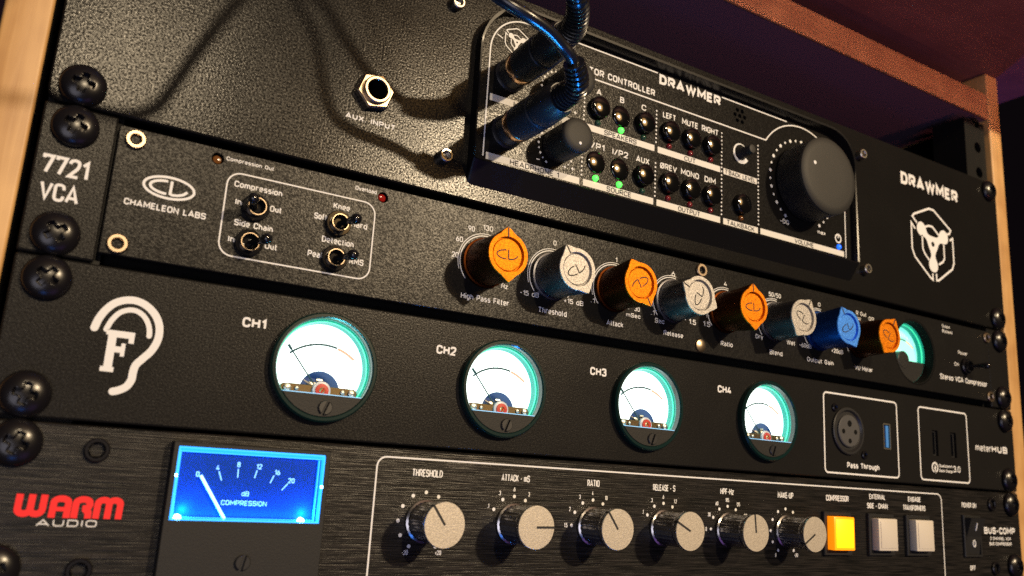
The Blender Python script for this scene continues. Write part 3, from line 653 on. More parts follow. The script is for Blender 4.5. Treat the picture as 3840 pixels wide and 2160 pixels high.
lead(97.0, [(-93, 37, 97), (-93, 41, 97), (-94.0, 45, 96.2), (-96.0, 50, 96.1), (-98.8, 55, 96.8), (-102.0, 59.2, 97.6), (-104.2, 61, 99.0)],
     [(-103.0, 60.2, 98.2), (-106.5, 62, 101), (-113.6, 68, 108), (-122.5, 72, 120.4), (-129.8, 76, 132), (-150, 92, 150), (-172, 101, 152), (-187, 104, 140), (-198, 104, 118), (-204, 104, 103), (-208.5, 104, 94), (-218, 105, 90), (-240, 110, 92), (-300, 150, 90), (-380, 220, 60)],
     'upper headphone lead with thick ribbed sleeve rising to the top edge')

# ------------------------------------------------------------------ 4: compressor with coloured knobs
vc = empty('stereo_compressor', (0, -2, 0), 'black compressor with orange silver and blue anodised knobs', 'compressor')
for s in (-1, 1):
    x0, x1 = (-241.0, -221.9) if s < 0 else (222.2, 241.0)
    obj('mounting_ear', MB().plate(rrect(x0, x1, 0.4, 44.0, 0.6), 0, -3, c=0.5), FINE, vc)
obj('front_panel', MB().plate(rrect(-221.3, 221.6, 3.1, 42.0, 0.4), 0.3, -2.7, [circ(155.2, 22.2, 17.0, 48), circ(-193.1, 38.5, 1.9, 20), circ(-138.3, 38.3, 1.9, 20)], c=0.3), FINE, vc)
obj('chassis', MB().plate(rrect(-219, 219, 1.0, 43.6, 0.5), -7, -200, [circ(155.2, 22.2, 16.6, 48)]), DARK, vc)
rack_screw(vc, -232.55, 38.1, 20); rack_screw(vc, -232.55, 6.35, 55); rack_screw(vc, 232.55, 38.1, 50); rack_screw(vc, 232.55, 6.35, 5)
for i, (x, z) in enumerate(((-216.6, 38.3), (-216.8, 6.4), (7.6, 38.7), (220.0, 38.2), (220.0, 5.6))):
    place('panel_screw', lambda: hex_screw_mb(2.95, 1.1, 1.5), 'panel_screw', NICKEL, vc, (x, 0.32, z), 10 + 17 * i)
def phil(): return MB().lathe(0, 0, [(2.9, 0), (2.6, 0.7), (1.6, 1.05), (0.02, 1.15)], 28)
place('panel_screw2', phil, 'panel_screw', NICKEL, vc, (7.6, 0.32, 6.1), 0)
T0 = 0.3 + 0.09
LET = [[('7721', -239.0, -227.1, 22.9, 5.7, 0.0, -0.09), ('VCA', -238.4, -228.4, 15.4, 5.3, 0.0, -0.09)], [('CHAMELEON LABS', -217.0, -194.1, 18.4, 2.0, 0.018, 0.0)], [('Compression Out', -190.6, -175.8, 38.6, 1.3, 0.012, 0)],
       [('Compression', -187.2, -172.2, 30.8, 2.0, 0.012, 0)], [('In', -186.2, -184.3, 25.2, 1.9, 0.012, 0), ('Out', -175.5, -171.7, 25.2, 2.0, 0.012, 0)], [('Side Chain', -185.7, -173.7, 18.6, 2.0, 0.012, 0)], [('In', -186.8, -184.9, 13.1, 1.9, 0.012, 0), ('Out', -175.6, -171.7, 13.0, 2.0, 0.012, 0)],
       [('Knee', -155.2, -149.5, 30.8, 2.0, 0.012, 0)], [('Soft', -161.2, -156.8, 26.0, 2.1, 0.012, 0), ('Hard', -148.6, -142.9, 25.8, 2.1, 0.012, 0)], [('Detection', -157.8, -146.9, 18.8, 2.1, 0.012, 0)], [('Peak', -161.9, -156.3, 13.2, 2.1, 0.012, 0), ('RMS', -147.9, -142.9, 13.2, 2.1, 0.012, 0)], [('Overload', -148.4, -140.8, 38.8, 1.5, 0.012, 0)],
       [('20', -110.8, -108.1, 22.6, 2.0, 0, 0), ('60', -109.6, -106.8, 28.6, 2.0, 0, 0), ('90', -105.0, -102.3, 33.4, 2.0, 0, 0), ('130', -99.0, -94.8, 34.9, 2.0, 0, 0), ('Hz', -89.9, -87.1, 14.6, 1.8, 0, 0)], [('High Pass Filter', -106.0, -86.2, 8.4, 2.1, 0.01, 0)],
       [('0', -68.2, -66.8, 35.1, 2.0, 0, 0), ('-15 dB', -81.8, -73.5, 13.6, 1.9, 0, 0), ('+15 dB', -62.2, -53.1, 13.6, 1.9, 0, 0)], [('Threshold', -73.5, -60.6, 8.2, 2.2, 0.01, 0)],
       [('1', -38.3, -37.4, 33.9, 2.0, 0, 0), ('.1', -49.6, -47.7, 15.6, 2.0, 0, 0), ('30', -28.0, -25.2, 15.6, 1.8, 0, 0), ('mSec', -32.1, -24.8, 12.8, 1.7, 0, 0)], [('Attack', -41.7, -33.4, 8.0, 2.1, 0.01, 0)],
       [('.6', -9.5, -6.9, 33.4, 2.2, 0, 0), ('.1', -19.4, -17.4, 15.3, 2.1, 0, 0), ('Sec', -17.2, -12.3, 12.5, 1.9, 0, 0), ('1.5', 1.2, 5.1, 14.5, 2.2, 0, 0)], [('Release', -12.5, -2.0, 8.0, 2.0, 0.01, 0)],
       [('4', 21.2, 23.0, 34.3, 2.0, 0, 0), ('1.5', 9.2, 13.2, 14.8, 2.2, 0, 0)], [('Ratio', 19.4, 26.4, 7.8, 2.1, 0.01, 0)], [('50/50', 48.9, 56.7, 34.2, 2.1, 0, 0), ('Dry', 40.4, 45.0, 13.8, 2.0, 0, 0), ('Wet', 60.2, 65.6, 13.7, 2.0, 0, 0)], [('Blend', 49.1, 57.3, 7.8, 2.1, 0.01, 0)],
       [('0', 81.8, 83.6, 34.6, 1.9, 0, 0), ('-60dB', 68.5, 76.6, 13.7, 2.0, 0, 0), ('+20dB', 90.6, 98.9, 13.8, 2.0, 0, 0)], [('Output Gain', 73.5, 91.8, 7.6, 2.1, 0.01, 0)], [('R Out', 109.4, 117.2, 34.7, 2.0, 0, 0), ('GR', 118.8, 123.0, 33.3, 1.9, 0, 0)], [('VU Meter', 107.3, 120.4, 7.6, 2.1, 0.01, 0)],
       [('Output', 179.5, 186.4, 38.5, 1.6, 0, 0), ('Bypass', 179.5, 188.4, 35.9, 1.6, 0, 0)], [('Power', 192.8, 201.1, 25.8, 1.9, 0, 0), ('On', 188.8, 192.8, 19.2, 1.9, 0, 0), ], [('Stereo VCA Compressor', 175.5, 218.1, 10.7, 2.8, 0.012, 0)]]
for grp in LET:
    mb = MB()
    for s, a, b, z, c, bold, dd in grp: mb.text(s, a, b, z, c, (0.09 if dd < 0 else T0), bold)
    mark('lettering', mb, PRINT, vc)
def cl_mark(mb, cx, cz, k, d, w, turn=0.0, ring=True):
    a = math.radians(-turn); rot = lambda pts: [(cx + k * (x * math.cos(a) - z * math.sin(a)), cz + k * (x * math.sin(a) + z * math.cos(a))) for x, z in pts]
    if ring: mb.ribbon(rot([(7.1 * math.cos(t), 3.25 * math.sin(t)) for t in [2 * PI * i / 48 for i in range(48)]]), w, d, True)
    mb.ribbon(rot([(-0.6, 1.95)] + [(-0.5 + 4.8 * math.cos(math.radians(t)), 1.98 * math.sin(math.radians(t))) for t in range(100, 261, 10)] + [(-0.6, -1.95)]), w * 1.05, d)
    mb.ribbon(rot([(0.55, 2.2), (0.45, -1.75), (1.0, -2.0), (2.6, -1.85), (4.2, -1.2), (5.2, -0.2)]), w * 1.05, d)
    return mb
mark('emblem', cl_mark(MB(), -205.5, 25.9, 1.0, T0, 0.75), PRINT, vc)
mark('frame_marking', MB().ribbon(rrect(-189.4, -140.6, 8.7, 35.3, 4.2, 8), 0.45, T0, True), PRINT, vc)
# toggles
def toggle(x, z, tilt, label=None, nut=None):
    t = obj('toggle_switch', MB().lathe(x, z, [(4.3, 0.3), (4.3, 1.6), (4.0, 1.9), (2.9, 1.9)], 40, cap1=False).lathe(x, z, [(2.9, 1.9), (2.9, 0.4)], 32, cap1=True), GLOSSB, vc, label=label)
    obj('bushing', MB().lathe(x, z, [(2.9, 1.9), (2.9, 3.3), (2.8, 3.5), (2.6, 3.5), (2.45, 3.3)], 40, cap1=False), nut or NICKEL, t)
    obj('bushing_bore', MB().lathe(x, z, [(2.4, 3.3), (2.2, 2.6), (1.6, 1.4)], 32), GLOSSB, t)
    L = []; R = []
    for s, r in ((1.0, 0.9), (5.5, 1.05), (8.6, 1.5), (10.0, 1.75), (11.0, 1.7), (11.8, 1.2), (12.1, 0.4)):
        L.append((x + s * math.sin(tilt), 0.3 + s * math.cos(tilt), z)); R.append(r)
    obj('lever', MB().tube(L, R, 20), GLOSSB, t, smooth=60)
for x, z, tl in ((-180.0, 25.2, -0.29), (-180.7, 13.6, 0.30), (-153.1, 25.7, 0.27), (-153.2, 13.8, 0.30), (198.6, 19.8, 0.3)): toggle(x, z, tl, nut=GLOSSB if x > 0 else None)
for x, mt_, lb in ((-193.1, A_OFF, 'pale amber indicator set in a hole'), (-138.3, R_DIM, 'red overload indicator set in a hole')):
    obj('indicator_light', MB().lathe(x, 38.4, [(1.6, -2.5), (1.55, -1.2), (1.2, -0.6), (0.02, -0.3)], 20), mt_, vc, label=lb)
# knobs: pointed rim, recessed face with the engraved letters
def knob_outline(rd, tip, n=72):
    out = []
    for i in range(n):
        a = 2 * PI * i / n; r = rd
        for t in (PI / 2, -PI / 2):
            dlt = abs((a - t + PI) % (2 * PI) - PI); r = max(r, rd + (tip - rd) * max(0, 1 - dlt / 0.42) ** 1.25)
        out.append((r * math.cos(a), r * math.sin(a)))
    return out
def make_knob(cx, cz, rim_m, side_m, turn, label):
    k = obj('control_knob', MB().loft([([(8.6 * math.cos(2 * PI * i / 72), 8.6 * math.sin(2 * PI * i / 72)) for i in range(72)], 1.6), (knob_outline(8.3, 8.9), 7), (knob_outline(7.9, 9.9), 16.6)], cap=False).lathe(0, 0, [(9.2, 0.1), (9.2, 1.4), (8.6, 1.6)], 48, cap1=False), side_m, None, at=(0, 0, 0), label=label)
    rim = MB().loft([(knob_outline(7.9, 9.9), 16.6), (knob_outline(7.75, 9.7), 17.0)], cap=False)
    o2 = knob_outline(7.75, 9.7); hole = circ(0, 0, 6.35, 72)
    a = [rim.v(x, 17.0, z) for x, z in o2]; b = [rim.v(x, 17.0, z) for x, z in hole]; c = [rim.v(x * 0.985, 15.7, z * 0.985) for x, z in hole]
    for i in range(72):
        j = (i + 1) % 72; rim.face([a[i], a[j], b[j], b[i]]); rim.face([b[i], b[j], c[j], c[i]])
    r = obj('rim', rim, rim_m, k, at=(0, 0, 0), smooth=28)
    f = obj('face_disc', MB().lathe(0, 0, [(6.25, 15.7), (5.85, 15.75), (5.75, 16.15), (5.55, 16.3), (0.02, 16.3)], 56), rim_m, k, at=(0, 0, 0), smooth=28)
    g = obj('engraving', cl_mark(MB(), 0, 0, 0.80, 16.36, 0.42, ring=False), DARKINK, k, at=(0, 0, 0), smooth=None)
    p_ = obj('pointer_groove', MB().box(-0.28, 0.28, 16.5, 17.03, 6.2, 9.5), DARKINK, k, at=(0, 0, 0), smooth=None)
    for o in (r, f, g, p_): o.parent = k; o.location = (0, 0, 0)
    return k
KX = (-97.3, -68.1, -38.6, -8.5, 21.6, 51.8, 81.6, 110.7); KT = (-4, -33, 149, -67, -4, 29, -29, 28); KC = 'oSoSoSbo'
KL = {'o': 'orange anodised knob', 'S': 'silver bead blasted knob', 'b': 'blue anodised knob'}
protos = {}
for x, t, c in zip(KX, KT, KC):
    if c not in protos:
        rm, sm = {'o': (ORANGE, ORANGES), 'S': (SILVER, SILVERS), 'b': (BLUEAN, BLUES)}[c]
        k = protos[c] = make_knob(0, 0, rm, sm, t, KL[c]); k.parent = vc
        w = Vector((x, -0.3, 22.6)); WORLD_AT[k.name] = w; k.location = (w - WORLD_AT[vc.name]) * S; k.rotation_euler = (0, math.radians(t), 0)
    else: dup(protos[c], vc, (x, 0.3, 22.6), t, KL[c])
for i, x in enumerate(KX):
    mb = MB()
    mb.ribbon(arc(x, 22.6, 10.1, 222, 78, 40), 0.35, T0).ribbon(arc(x, 22.6, 10.9, 200, 78, 40), 0.25, T0).ribbon(arc(x, 22.6, 10.1, -42, 40, 20), 0.35, T0)
    mark('scale_marking', mb, PRINT, vc)

# ------------------------------------------------------------------ round lit meters
def seg_below(r, zc, n=28):
    a0 = PI - math.asin(zc / r); a1 = 2 * PI + math.asin(zc / r)
    return [(r * math.cos(a0 + (a1 - a0) * i / n), r * math.sin(a0 + (a1 - a0) * i / n)) for i in range(n + 1)]
def round_meter(cx, cz, parent, deep=0.0, fancy=True, label=None):
    e = deep
    b = obj('round_meter', MB().lathe(0, 0, [(17.3, -2.5), (17.3, 2.4), (16.8, 3.0), (15.9, 3.0), (15.5, 2.5), (15.4, 0.4)] if not e else [(17.0, -9), (16.9, 0.2), (16.3, 0.4), (15.9, 0.2), (15.6, -e)], 72, cap1=False), TEALDARK if not e else DARK, None, at=(0, 0, 0), label=label)
    parts = []
    A = lambda n_, mb, m_, sm=35: parts.append(obj(n_, mb, m_, None, at=(0, 0, 0), smooth=sm))
    A('inner_wall', MB().lathe(0, 0, [(15.4, 0.4 - e), (15.1, -0.6 - e), (14.9, -0.6 - e), (14.1, -3.0 - e)], 72, cap1=False), TEAL)
    A('edge_glow', MB().lathe(0, 0, [(15.05, -0.62 - e), (14.75, -0.35 - e), (14.55, -0.75 - e), (14.75, -1.1 - e)], 72, cap1=False), TEALEDGE)
    zc = -8.7 if not e else -3.9
    dial_pts = [p for p in circ(0, 0, 14.1, 72) if p[1] > zc - 0.8]
    dial_pts = sorted(dial_pts, key=lambda p: math.atan2(p[1] + 12, p[0]))
    cut = arc(0.4, -7.6, 6.7, 180, 0, 24) if not e else arc(-2.4, -3.9, 4.4, 180, 0, 24)
    if not e: out = dial_pts + [(-12.0, zc - 0.7), (-6.3, zc - 0.7)] + cut + [(7.1, zc - 0.7), (12.0, zc - 0.7)]
    else: out = dial_pts + [(-13, zc - 0.6), (-6.8, zc - 0.6)] + cut + [(2.0, zc - 0.6), (13, zc - 0.6)]
    A('dial', MB().poly(out, -3.0 - e), DIAL if not e else DIALTEAL, None)
    D = -2.93 - e
    mb = MB().ribbon(arc(0.4, -9.2, 16.8, 130, 74.5, 24), 0.7, D)
    for t in (124, 117, 111, 105.5, 99.5, 93.5, 87.5, 82, 78): mb.ribbon([(0.4 + r * math.cos(math.radians(t)), -9.2 + r * math.sin(math.radians(t))) for r in (16.8, 18.0)], 0.16, D)
    A('scale_arc', mb, DIALINK, None)
    A('red_arc', MB().ribbon(arc(0.4, -9.2, 16.7, 74, 51, 14), 0.95, D), DIALRED, None)
    mb = MB()
    for s, t in (('20', 125), ('10', 118.5), ('7', 108), ('5', 99.5), ('3', 90), ('2', 84), ('1', 79), ('0', 72), ('1', 66), ('2', 60), ('3', 53.5)):
        x, z = 0.4 + 19.1 * math.cos(math.radians(t)), -9.2 + 19.1 * math.sin(math.radians(t)); mb.ctext(s, x, z - 0.6, 1.25, D)
    mb.ctext('VU', 0.0, 0.0, 1.9, D)
    A('scale_numerals', mb, DIALGREY, None)
    A('needle', MB().tube([(-11.4, D - 0 + 1.0, 6.2), (-10.2, D + 1.0, 4.7)], 0.45, 6).tube([(-10.2, D + 1.0, 4.7), (-4.0, D + 1.0, -2.8)], 0.27, 6).tube([(-4.4, D + 1.0, -2.3), (-0.5, D + 1.0, -7.0)], 0.28, 6), DIALINK)
    A('movement', MB().disc(0, -3, 13.5, -7.5 - e, 40), MOVEBLUE, None)
    if fancy:
        A('movement_coil', MB().box(-3.4, -0.4, -6, -3.4, -7, -4.4, 0.5).box(0.2, 2.7, -6, -3.2, -6.6, -4.2, 0.4).tube([(-4.9, -3.2, -4.3), (-1.6, -2.4, -6.2)], 0.28, 8).tube([(2.2, -2.4, -6.0), (5.5, -3.0, -6.2)], 0.25, 8).tube([(-0.9, -3, -3.9), (0.9, -3, -3.9)], 0.6, 10), STEEL)
        A('bridge_bar', MB().plate([(-11.2 + 1.5 * math.cos(t), -7.3 + 1.5 * math.sin(t)) for t in [PI / 2 + PI * i / 10 for i in range(11)]] + [(10.8 + 1.5 * math.cos(t), -7.3 + 1.5 * math.sin(t)) for t in [-PI / 2 + PI * i / 10 for i in range(11)]], -0.9, -2.2, c=0.2), BRASS)
        A('bridge_screw', MB().lathe(-10.6, -7.3, [(1.25, -0.9), (1.1, -0.2), (0.4, 0.1)], 16), STEEL)
        A('bridge_screw', MB().lathe(10.4, -7.3, [(1.25, -0.9), (1.1, -0.2), (0.4, 0.1)], 16), STEEL)
        A('bridge_screw', MB().lathe(7.4, -7.2, [(0.8, -0.9), (0.7, -0.4), (0.3, -0.2)], 12), STEEL)
        A('bridge_screw', MB().lathe(-7.6, -7.2, [(0.7, -0.9), (0.6, -0.4), (0.3, -0.2)], 12), STEEL)
        A('pivot_ring', MB().lathe(0.3, -7.3, [(3.0, -0.9), (2.9, -0.1), (2.2, 0.1)], 32), WHITEP)
        A('pivot', MB().lathe(0.3, -7.3, [(2.2, 0.1), (2.1, 0.5), (1.0, 0.55), (0.95, 0.3)], 28), REDP)
        A('pivot_screw', slot_screw_mb_at(0.3, -7.3, 0.9, 0.32, 0.5), GOLD)
        A('cover_plate', MB().plate(seg_below(15.6, zc), 2.9, -0.6, c=0.15), MATTEB)
        A('cover_edge_glow', MB().box(-12.6, 12.6, -0.4, 2.7, zc + 0.01, zc + 0.22), BLUEGLOWSOFT, None)  # light on the cover's top edge put in as a glowing strip
        s = obj('cover_screw', slot_screw_mb(2.25, 0.8, 0.75, 22), BLACKP, None, at=(0, 0, 0)); s.location = Vector((1.0, -2.85, -12.7)) * S; parts.append(s); SCREW_AT[s.name] = s.location.copy()
    else:
        A('cover_plate', MB().plate(seg_below(15.5, zc)[:] + [], -e + 0.4, -e - 2.6, c=0.15).lathe(-2.4, -3.9, [(4.6, -e - 2.6), (4.6, -e + 0.3), (4.2, -e + 0.6)], 32), BLACKP)
    A('window', MB().poly([p for p in ([q for q in circ(0, 0, 15.45, 72)] if True else [])], (2.3 if not e else 0.6 - e)), PANE, None)
    b.parent = parent; w = Vector((cx, 0, cz)); b.location = (w - WORLD_AT[parent.name]) * S; WORLD_AT[b.name] = w
    for q in parts:
        q.parent = b
        if q.name not in SCREW_AT: q.location = (0, 0, 0)
    return b
SCREW_AT = {}
BLUEGLOWSOFT = mat('soft_blue_edge', (0.3, 0.6, 0.9), 0.3, emit=(0.16, 0.55, 1.0), es=0.8)
def slot_screw_mb_at(x, z, R, d0, h):
    mb = slot_screw_mb(R, h, 0.3, 28)
    for q in mb.bm.verts: q.co += Vector((x, -d0, z))
    return mb
round_meter(155.2, 22.2, vc, deep=5.0, fancy=False, label='teal lit round meter half hidden behind the last orange knob')

# ------------------------------------------------------------------ 5: meter bridge
mh = empty('meter_bridge', (0, -2, -U), 'black meter panel with four glowing round meters and a cream ear emblem', 'meter panel')
MX = (-152.5, -86.7, -20.5, 46.9); MZ = -21.7
holes = [circ(x, MZ, 17.35, 64) for x in MX] + [rrect(127.3, 132.1, -28.2, -16.6, 0.3, 2), rrect(166.5, 171.2, -29.2, -16.4, 0.3, 2), rrect(182.0, 187.0, -29.2, -16.4, 0.3, 2)]
obj('front_panel', MB().plate(rrect(-241.0, 241.0, -U + 0.55, -0.4, 0.8), 0, -3, holes, c=0.5), FINE, mh)
obj('chassis', MB().box(-219, 219, -180, -10, -43, -1.5), DARK, mh)
for x, z, t in ((-232.55, -6.35, 35), (-232.55, -38.1, 10), (232.55, -6.35, 25), (232.55, -38.1, 60)): rack_screw(mh, x, z, t)
for x in MX: lamp('round_meter_lamp', 'AREA', (x, -2.7, MZ - 8.3), (x, -11.2, MZ - 3.3), 0.008, (0.12, 0.85, 1.0), 0.014, size_y=0.0010)
vm = round_meter(MX[0], MZ, mh)
for x in MX[1:]: dup(vm, mh, (x, 0, MZ))
for s, a, b in (('CH1', -179.2, -172.0), ('CH2', -113.6, -106.0), ('CH3', -48.4, -40.6), ('CH4', 18.0, 26.0)): mark('lettering', MB().text(s, a, b, -12.3, 3.1, 0.09, 0.03), PRINT, mh)
# ear emblem
ear = MB()
outer = [(-218.9, -18.2)] + [(-218.2, -15.6), (-216.9, -13.0), (-214.9, -10.7), (-212.3, -9.4), (-209.4, -9.1), (-206.5, -10.1), (-204.0, -12.2), (-202.5, -14.8), (-202.0, -17.6), (-202.3, -20.2), (-203.5, -23.0), (-205.4, -25.4), (-206.9, -27.4), (-207.3, -29.6), (-207.4, -31.6), (-208.4, -33.6), (-210.2, -34.8), (-211.7, -35.3)]
out_s = [(p[0], p[2]) for p in spline([(x, 0, z) for x, z in outer], 5)]
ear.ribbon(out_s, 2.1, 0.09)
inner = [(-215.9, -18.3), (-214.9, -15.6), (-213.3, -13.3), (-211.2, -12.1), (-209.0, -12.0), (-206.9, -13.1), (-205.4, -15.1), (-204.7, -17.2), (-204.6, -18.7)]
ear.ribbon([(p[0], p[2]) for p in spline([(x, 0, z) for x, z in inner], 5)], 1.45, 0.09)
for x, z, r in ((-218.9, -18.2, 1.05), (-211.7, -35.3, 1.05), (-215.9, -18.3, 0.72), (-204.6, -18.7, 0.72)): ear.disc(x, z, r, 0.085, 16)
ear.poly([(-215.7, -18.3), (-208.3, -18.3), (-208.3, -21.5), (-209.7, -21.5), (-209.7, -20.2), (-212.9, -20.2), (-212.9, -22.7), (-211.4, -22.7), (-211.4, -21.7), (-210.3, -21.7), (-210.3, -25.4), (-211.4, -25.4), (-211.4, -24.4), (-212.9, -24.4), (-212.9, -28.6), (-212.4, -28.6), (-212.4, -30.0), (-215.9, -30.0), (-215.9, -28.6), (-215.1, -28.6), (-215.1, -19.7), (-215.7, -19.7)], 0.09)
mark('ear_emblem', ear, PRINT, mh)
mark('frame_marking', MB().ribbon(rrect(84.6, 138.2, -41.6, -5.3, 2.0), 0.75, 0.09, True), PRINT, mh)
mark('frame_marking', MB().ribbon(rrect(155.6, 197.0, -41.4, -5.6, 2.0), 0.75, 0.09, True), PRINT, mh)
mark('lettering', MB().text('Pass Through', 99.9, 123.3, -38.9, 2.6, 0.09, 0.03), PRINT, mh)
mark('lettering', MB().text('meter', 203.9, 218.3, -24.2, 3.6, 0.09, 0.0).text('HUB', 218.9, 233.6, -24.2, 3.6, 0.09, 0.04), PRINT, mh)
mark('lettering', MB().ribbon(arc(167.4, -35.0, 2.3, -60, 250, 24), 0.8, 0.09).poly([(167.2, -33.4), (168.6, -35.3), (167.9, -35.3), (168.3, -38.3), (166.5, -35.0), (167.2, -35.0)], 0.1)
     .text('Qualcomm', 170.9, 182.3, -34.6, 1.5, 0.09, 0.02).text('Quick Charge', 170.9, 182.3, -37.0, 1.4, 0.09, 0.02).text('3.0', 182.9, 189.0, -36.5, 3.1, 0.09, 0.0), PRINT, mh)
xl = obj('round_connector', MB().lathe(100.8, -22, [(11.0, 0.05), (11.0, 0.9), (10.6, 1.2), (9.7, 1.2), (9.4, 0.8), (8.9, 0.25)], 56, cap1=True), BLACKP, mh)
obj('connector_insert', MB().lathe(100.8, -22, [(7.5, 0.3), (7.5, 1.0), (7.1, 1.3)], 40), GREYP, xl)
for x, z, r in ((96.5, -22.4, 1.15), (105.0, -22.3, 1.15), (100.9, -26.6, 1.15), (100.9, -18.6, 1.5)): obj('pin_hole', MB().lathe(x, z, [(r, 1.31), (r, 1.36)], 16), DARK, xl)
for x, z in ((92.0, -11.8), (112.2, -32.3)): place('conn_screw', lambda: hex_screw_mb(1.9, 1.0, 0.8), 'connector_screw', SCREWB, mh, (x, 0.02, z), 0)
us = obj('data_port', MB().plate(rrect(126.9, 132.5, -28.6, -16.2, 0.4, 2), 0.35, -7, [rrect(127.5, 131.9, -28.0, -16.8, 0.2, 2)]), STEEL, mh)
obj('port_tongue', MB().box(129.5, 131.5, -6, -0.2, -27.6, -17.2), USBBLUE, us)
for z in (-19, -21.4, -23.6, -25.8): obj('port_contact', MB().box(128.9, 129.45, -6, -0.6, z - 0.5, z + 0.5), BRASS, us)
for x in (168.85, 184.5): obj('charging_port', MB().plate(rrect(x - 2.2, x + 2.2, -29.0, -16.6, 0.3, 2), -1.2, -6, [rrect(x - 1.4, x + 1.4, -28.4, -17.2, 0.2, 2)]), BLACKP, mh)

# ------------------------------------------------------------------ 6: bus compressor
bc = empty('bus_compressor', (0, -2, -2 * U), 'brushed black bus compressor with a blue lit rectangular meter and red lettering', 'compressor')
obj('front_panel', MB().plate(rrect(-241.0, 241.0, -2 * U + 0.5, -U - 0.55, 0.8), 0, -3, c=0.5), BRUSH, bc)
obj('chassis', MB().box(-219, 219, -180, -3.2, -87.5, -46), DARK, bc)
for x, z, t in ((-232.55, -50.8, 20), (-232.55, -82.55, 70), (232.55, -50.8, 0), (232.55, -82.55, 40)): rack_screw(bc, x, z, t)
for i, (x, z) in enumerate(((-213.2, -51.5), (-212.8, -82.9), (214.6, -51.4), (214.5, -83.6))):
    place('socket_screw', lambda: hex_screw_mb(3.3, 1.3, 2.0), 'socket_screw', SCREWB, bc, (x, 0.02, z), 12 * i)
# red word mark, built from strokes
wm = MB(); H0, H1 = -69.55, -63.75; hh = H1 - H0; sh = 0.03
SK = lambda pts: [(x + (z - H0) * sh, z) for x, z in pts]
w_ = 1.65
def arch(x, dn):      # an n-shaped arch between two stems (dn) or a u-shaped one
    pass
def stroke_u(x0, x1): return SK([(x0, H1), (x0, H0 + 2.0)] + [((x0 + x1) / 2 + (x1 - x0) / 2 * math.cos(t), H0 + 2.0 + 1.15 * math.sin(t)) for t in [PI + PI * i / 8 for i in range(1, 8)]] + [(x1, H0 + 2.0), (x1, H1)])
def stroke_n(x0, x1, r=1.9): return SK([(x0, H0), (x0, H1 - r)] + [((x0 + x1) / 2 + (x1 - x0) / 2 * math.cos(t), H1 - r + 1.05 * math.sin(t)) for t in [PI - PI * i / 8 for i in range(1, 8)]] + [(x1, H1 - r), (x1, H0)])
LW = MB()
LW.ribbon(stroke_u(-229.5, -226.6), w_, 0.09); LW.ribbon(stroke_u(-226.6, -223.8), w_, 0.10)
LW.ribbon(stroke_n(-221.4, -217.9), w_, 0.09); LW.ribbon(SK([(-220.9, -67.3), (-218.4, -67.3)]), 1.1, 0.10)
LW.ribbon(SK([(-216.1, H0), (-216.1, H1 - 1.9)] + [(-214.4 + 1.7 * math.cos(t), H1 - 1.9 + 1.05 * math.sin(t)) for t in [PI - PI * i / 8 for i in range(1, 8)]] + [(-212.7, H1 - 2.3), (-213.1, -66.9), (-214.4, -67.0)]), w_, 0.09); LW.ribbon(SK([(-213.9, -67.0), (-212.8, -68.0), (-212.7, H0)]), w_, 0.10)
LW.ribbon(stroke_n(-210.8, -208.0), w_, 0.09); LW.ribbon(stroke_n(-208.0, -205.2), w_, 0.10)
mark('red_lettering', LW, REDINK, bc)
mark('lettering', MB().text('AUDIO', -224.6, -210.2, -71.75, 1.75, 0.09, 0.0), PRINT, bc)
# lit meter
me_ = obj('compression_meter', MB().plate([(-194.15, -U * 2 + 1.2), (-148.3, -U * 2 + 1.2), (-148.3, -47.65), (-194.15, -47.65)], 4.0, 0.05, [[(-192.7, -69.2), (-149.75, -69.2), (-149.75, -48.85), (-192.7, -48.85)]], c=0.3), MATTEB, bc)
obj('dial', MB().poly([(-192.5, -69.1), (-149.9, -69.1), (-149.9, -49.0), (-192.5, -49.0)], 1.0), BLUEDIAL, me_, smooth=None)
fr = MB()
fr.box(-192.6, -149.9, 1.05, 3.7, -49.35, -48.9).box(-192.6, -149.9, 1.05, 2.0, -50.4, -49.37).box(-192.65, -192.2, 1.05, 3.7, -69.15, -49.4).box(-191.9, -191.55, 1.05, 2.2, -69.0, -50.5).box(-150.2, -149.8, 1.05, 3.7, -69.15, -49.4).box(-151.2, -150.9, 1.05, 2.2, -69.0, -50.5).box(-192.2, -150.25, 1.05, 3.7, -69.17, -68.75).box(-192.0, -151.3, 1.05, 2.6, -68.55, -68.35)
obj('lit_frame', fr, BLUEGLOW, me_, smooth=None)
for x in (-190.4, -155.2): obj('lamp_glow', MB().lathe(x, -68.6, [(1.0, 2.2), (0.9, 3.4), (0.02, 3.7)], 16), BLUEHOT, me_)
for x, z in ((-192.45, -57.0), (-150.0, -58.4)): obj('lamp_glow', MB().box(x - 0.35, x + 0.35, 3.2, 3.78, z - 0.4, z + 0.4), BLUEHOT, me_, smooth=None)
for x in (-189.0, -154.5):
    l_ = lamp('meter_lamp', 'POINT', (x, -2.6, -66.5), (x, 0, 0), 0.009, (0.0, 0.25, 1.0), 0.0012)
lamp('meter_lamp', 'AREA', (-171.0, -2.7, -68.0), (-171.0, -1.2, -60), 0.012, (0.0, 0.22, 1.0), 0.040, size_y=0.0012)
mb = MB(); D = 1.15
for (x0, z0), (x1, z1) in (((-180.4, -55.4), (-179.4, -57.9)), ((-175.0, -54.4), (-174.9, -56.9)), ((-169.5, -54.5), (-170.0, -56.8)), ((-164.3, -55.8), (-165.2, -58.0)), ((-159.9, -58.0), (-161.5, -59.9))): mb.ribbon([(x0, z0), (x1, z1)], 0.32, D)
for s, x, z in (('0', -186.2, -57.2), ('4', -180.8, -55.1), ('8', -175.0, -53.9), ('12', -169.0, -54.2), ('16', -163.4, -55.6), ('20', -158.9, -57.8)): mb.ctext(s, x, z, 1.5, D, 0.01)
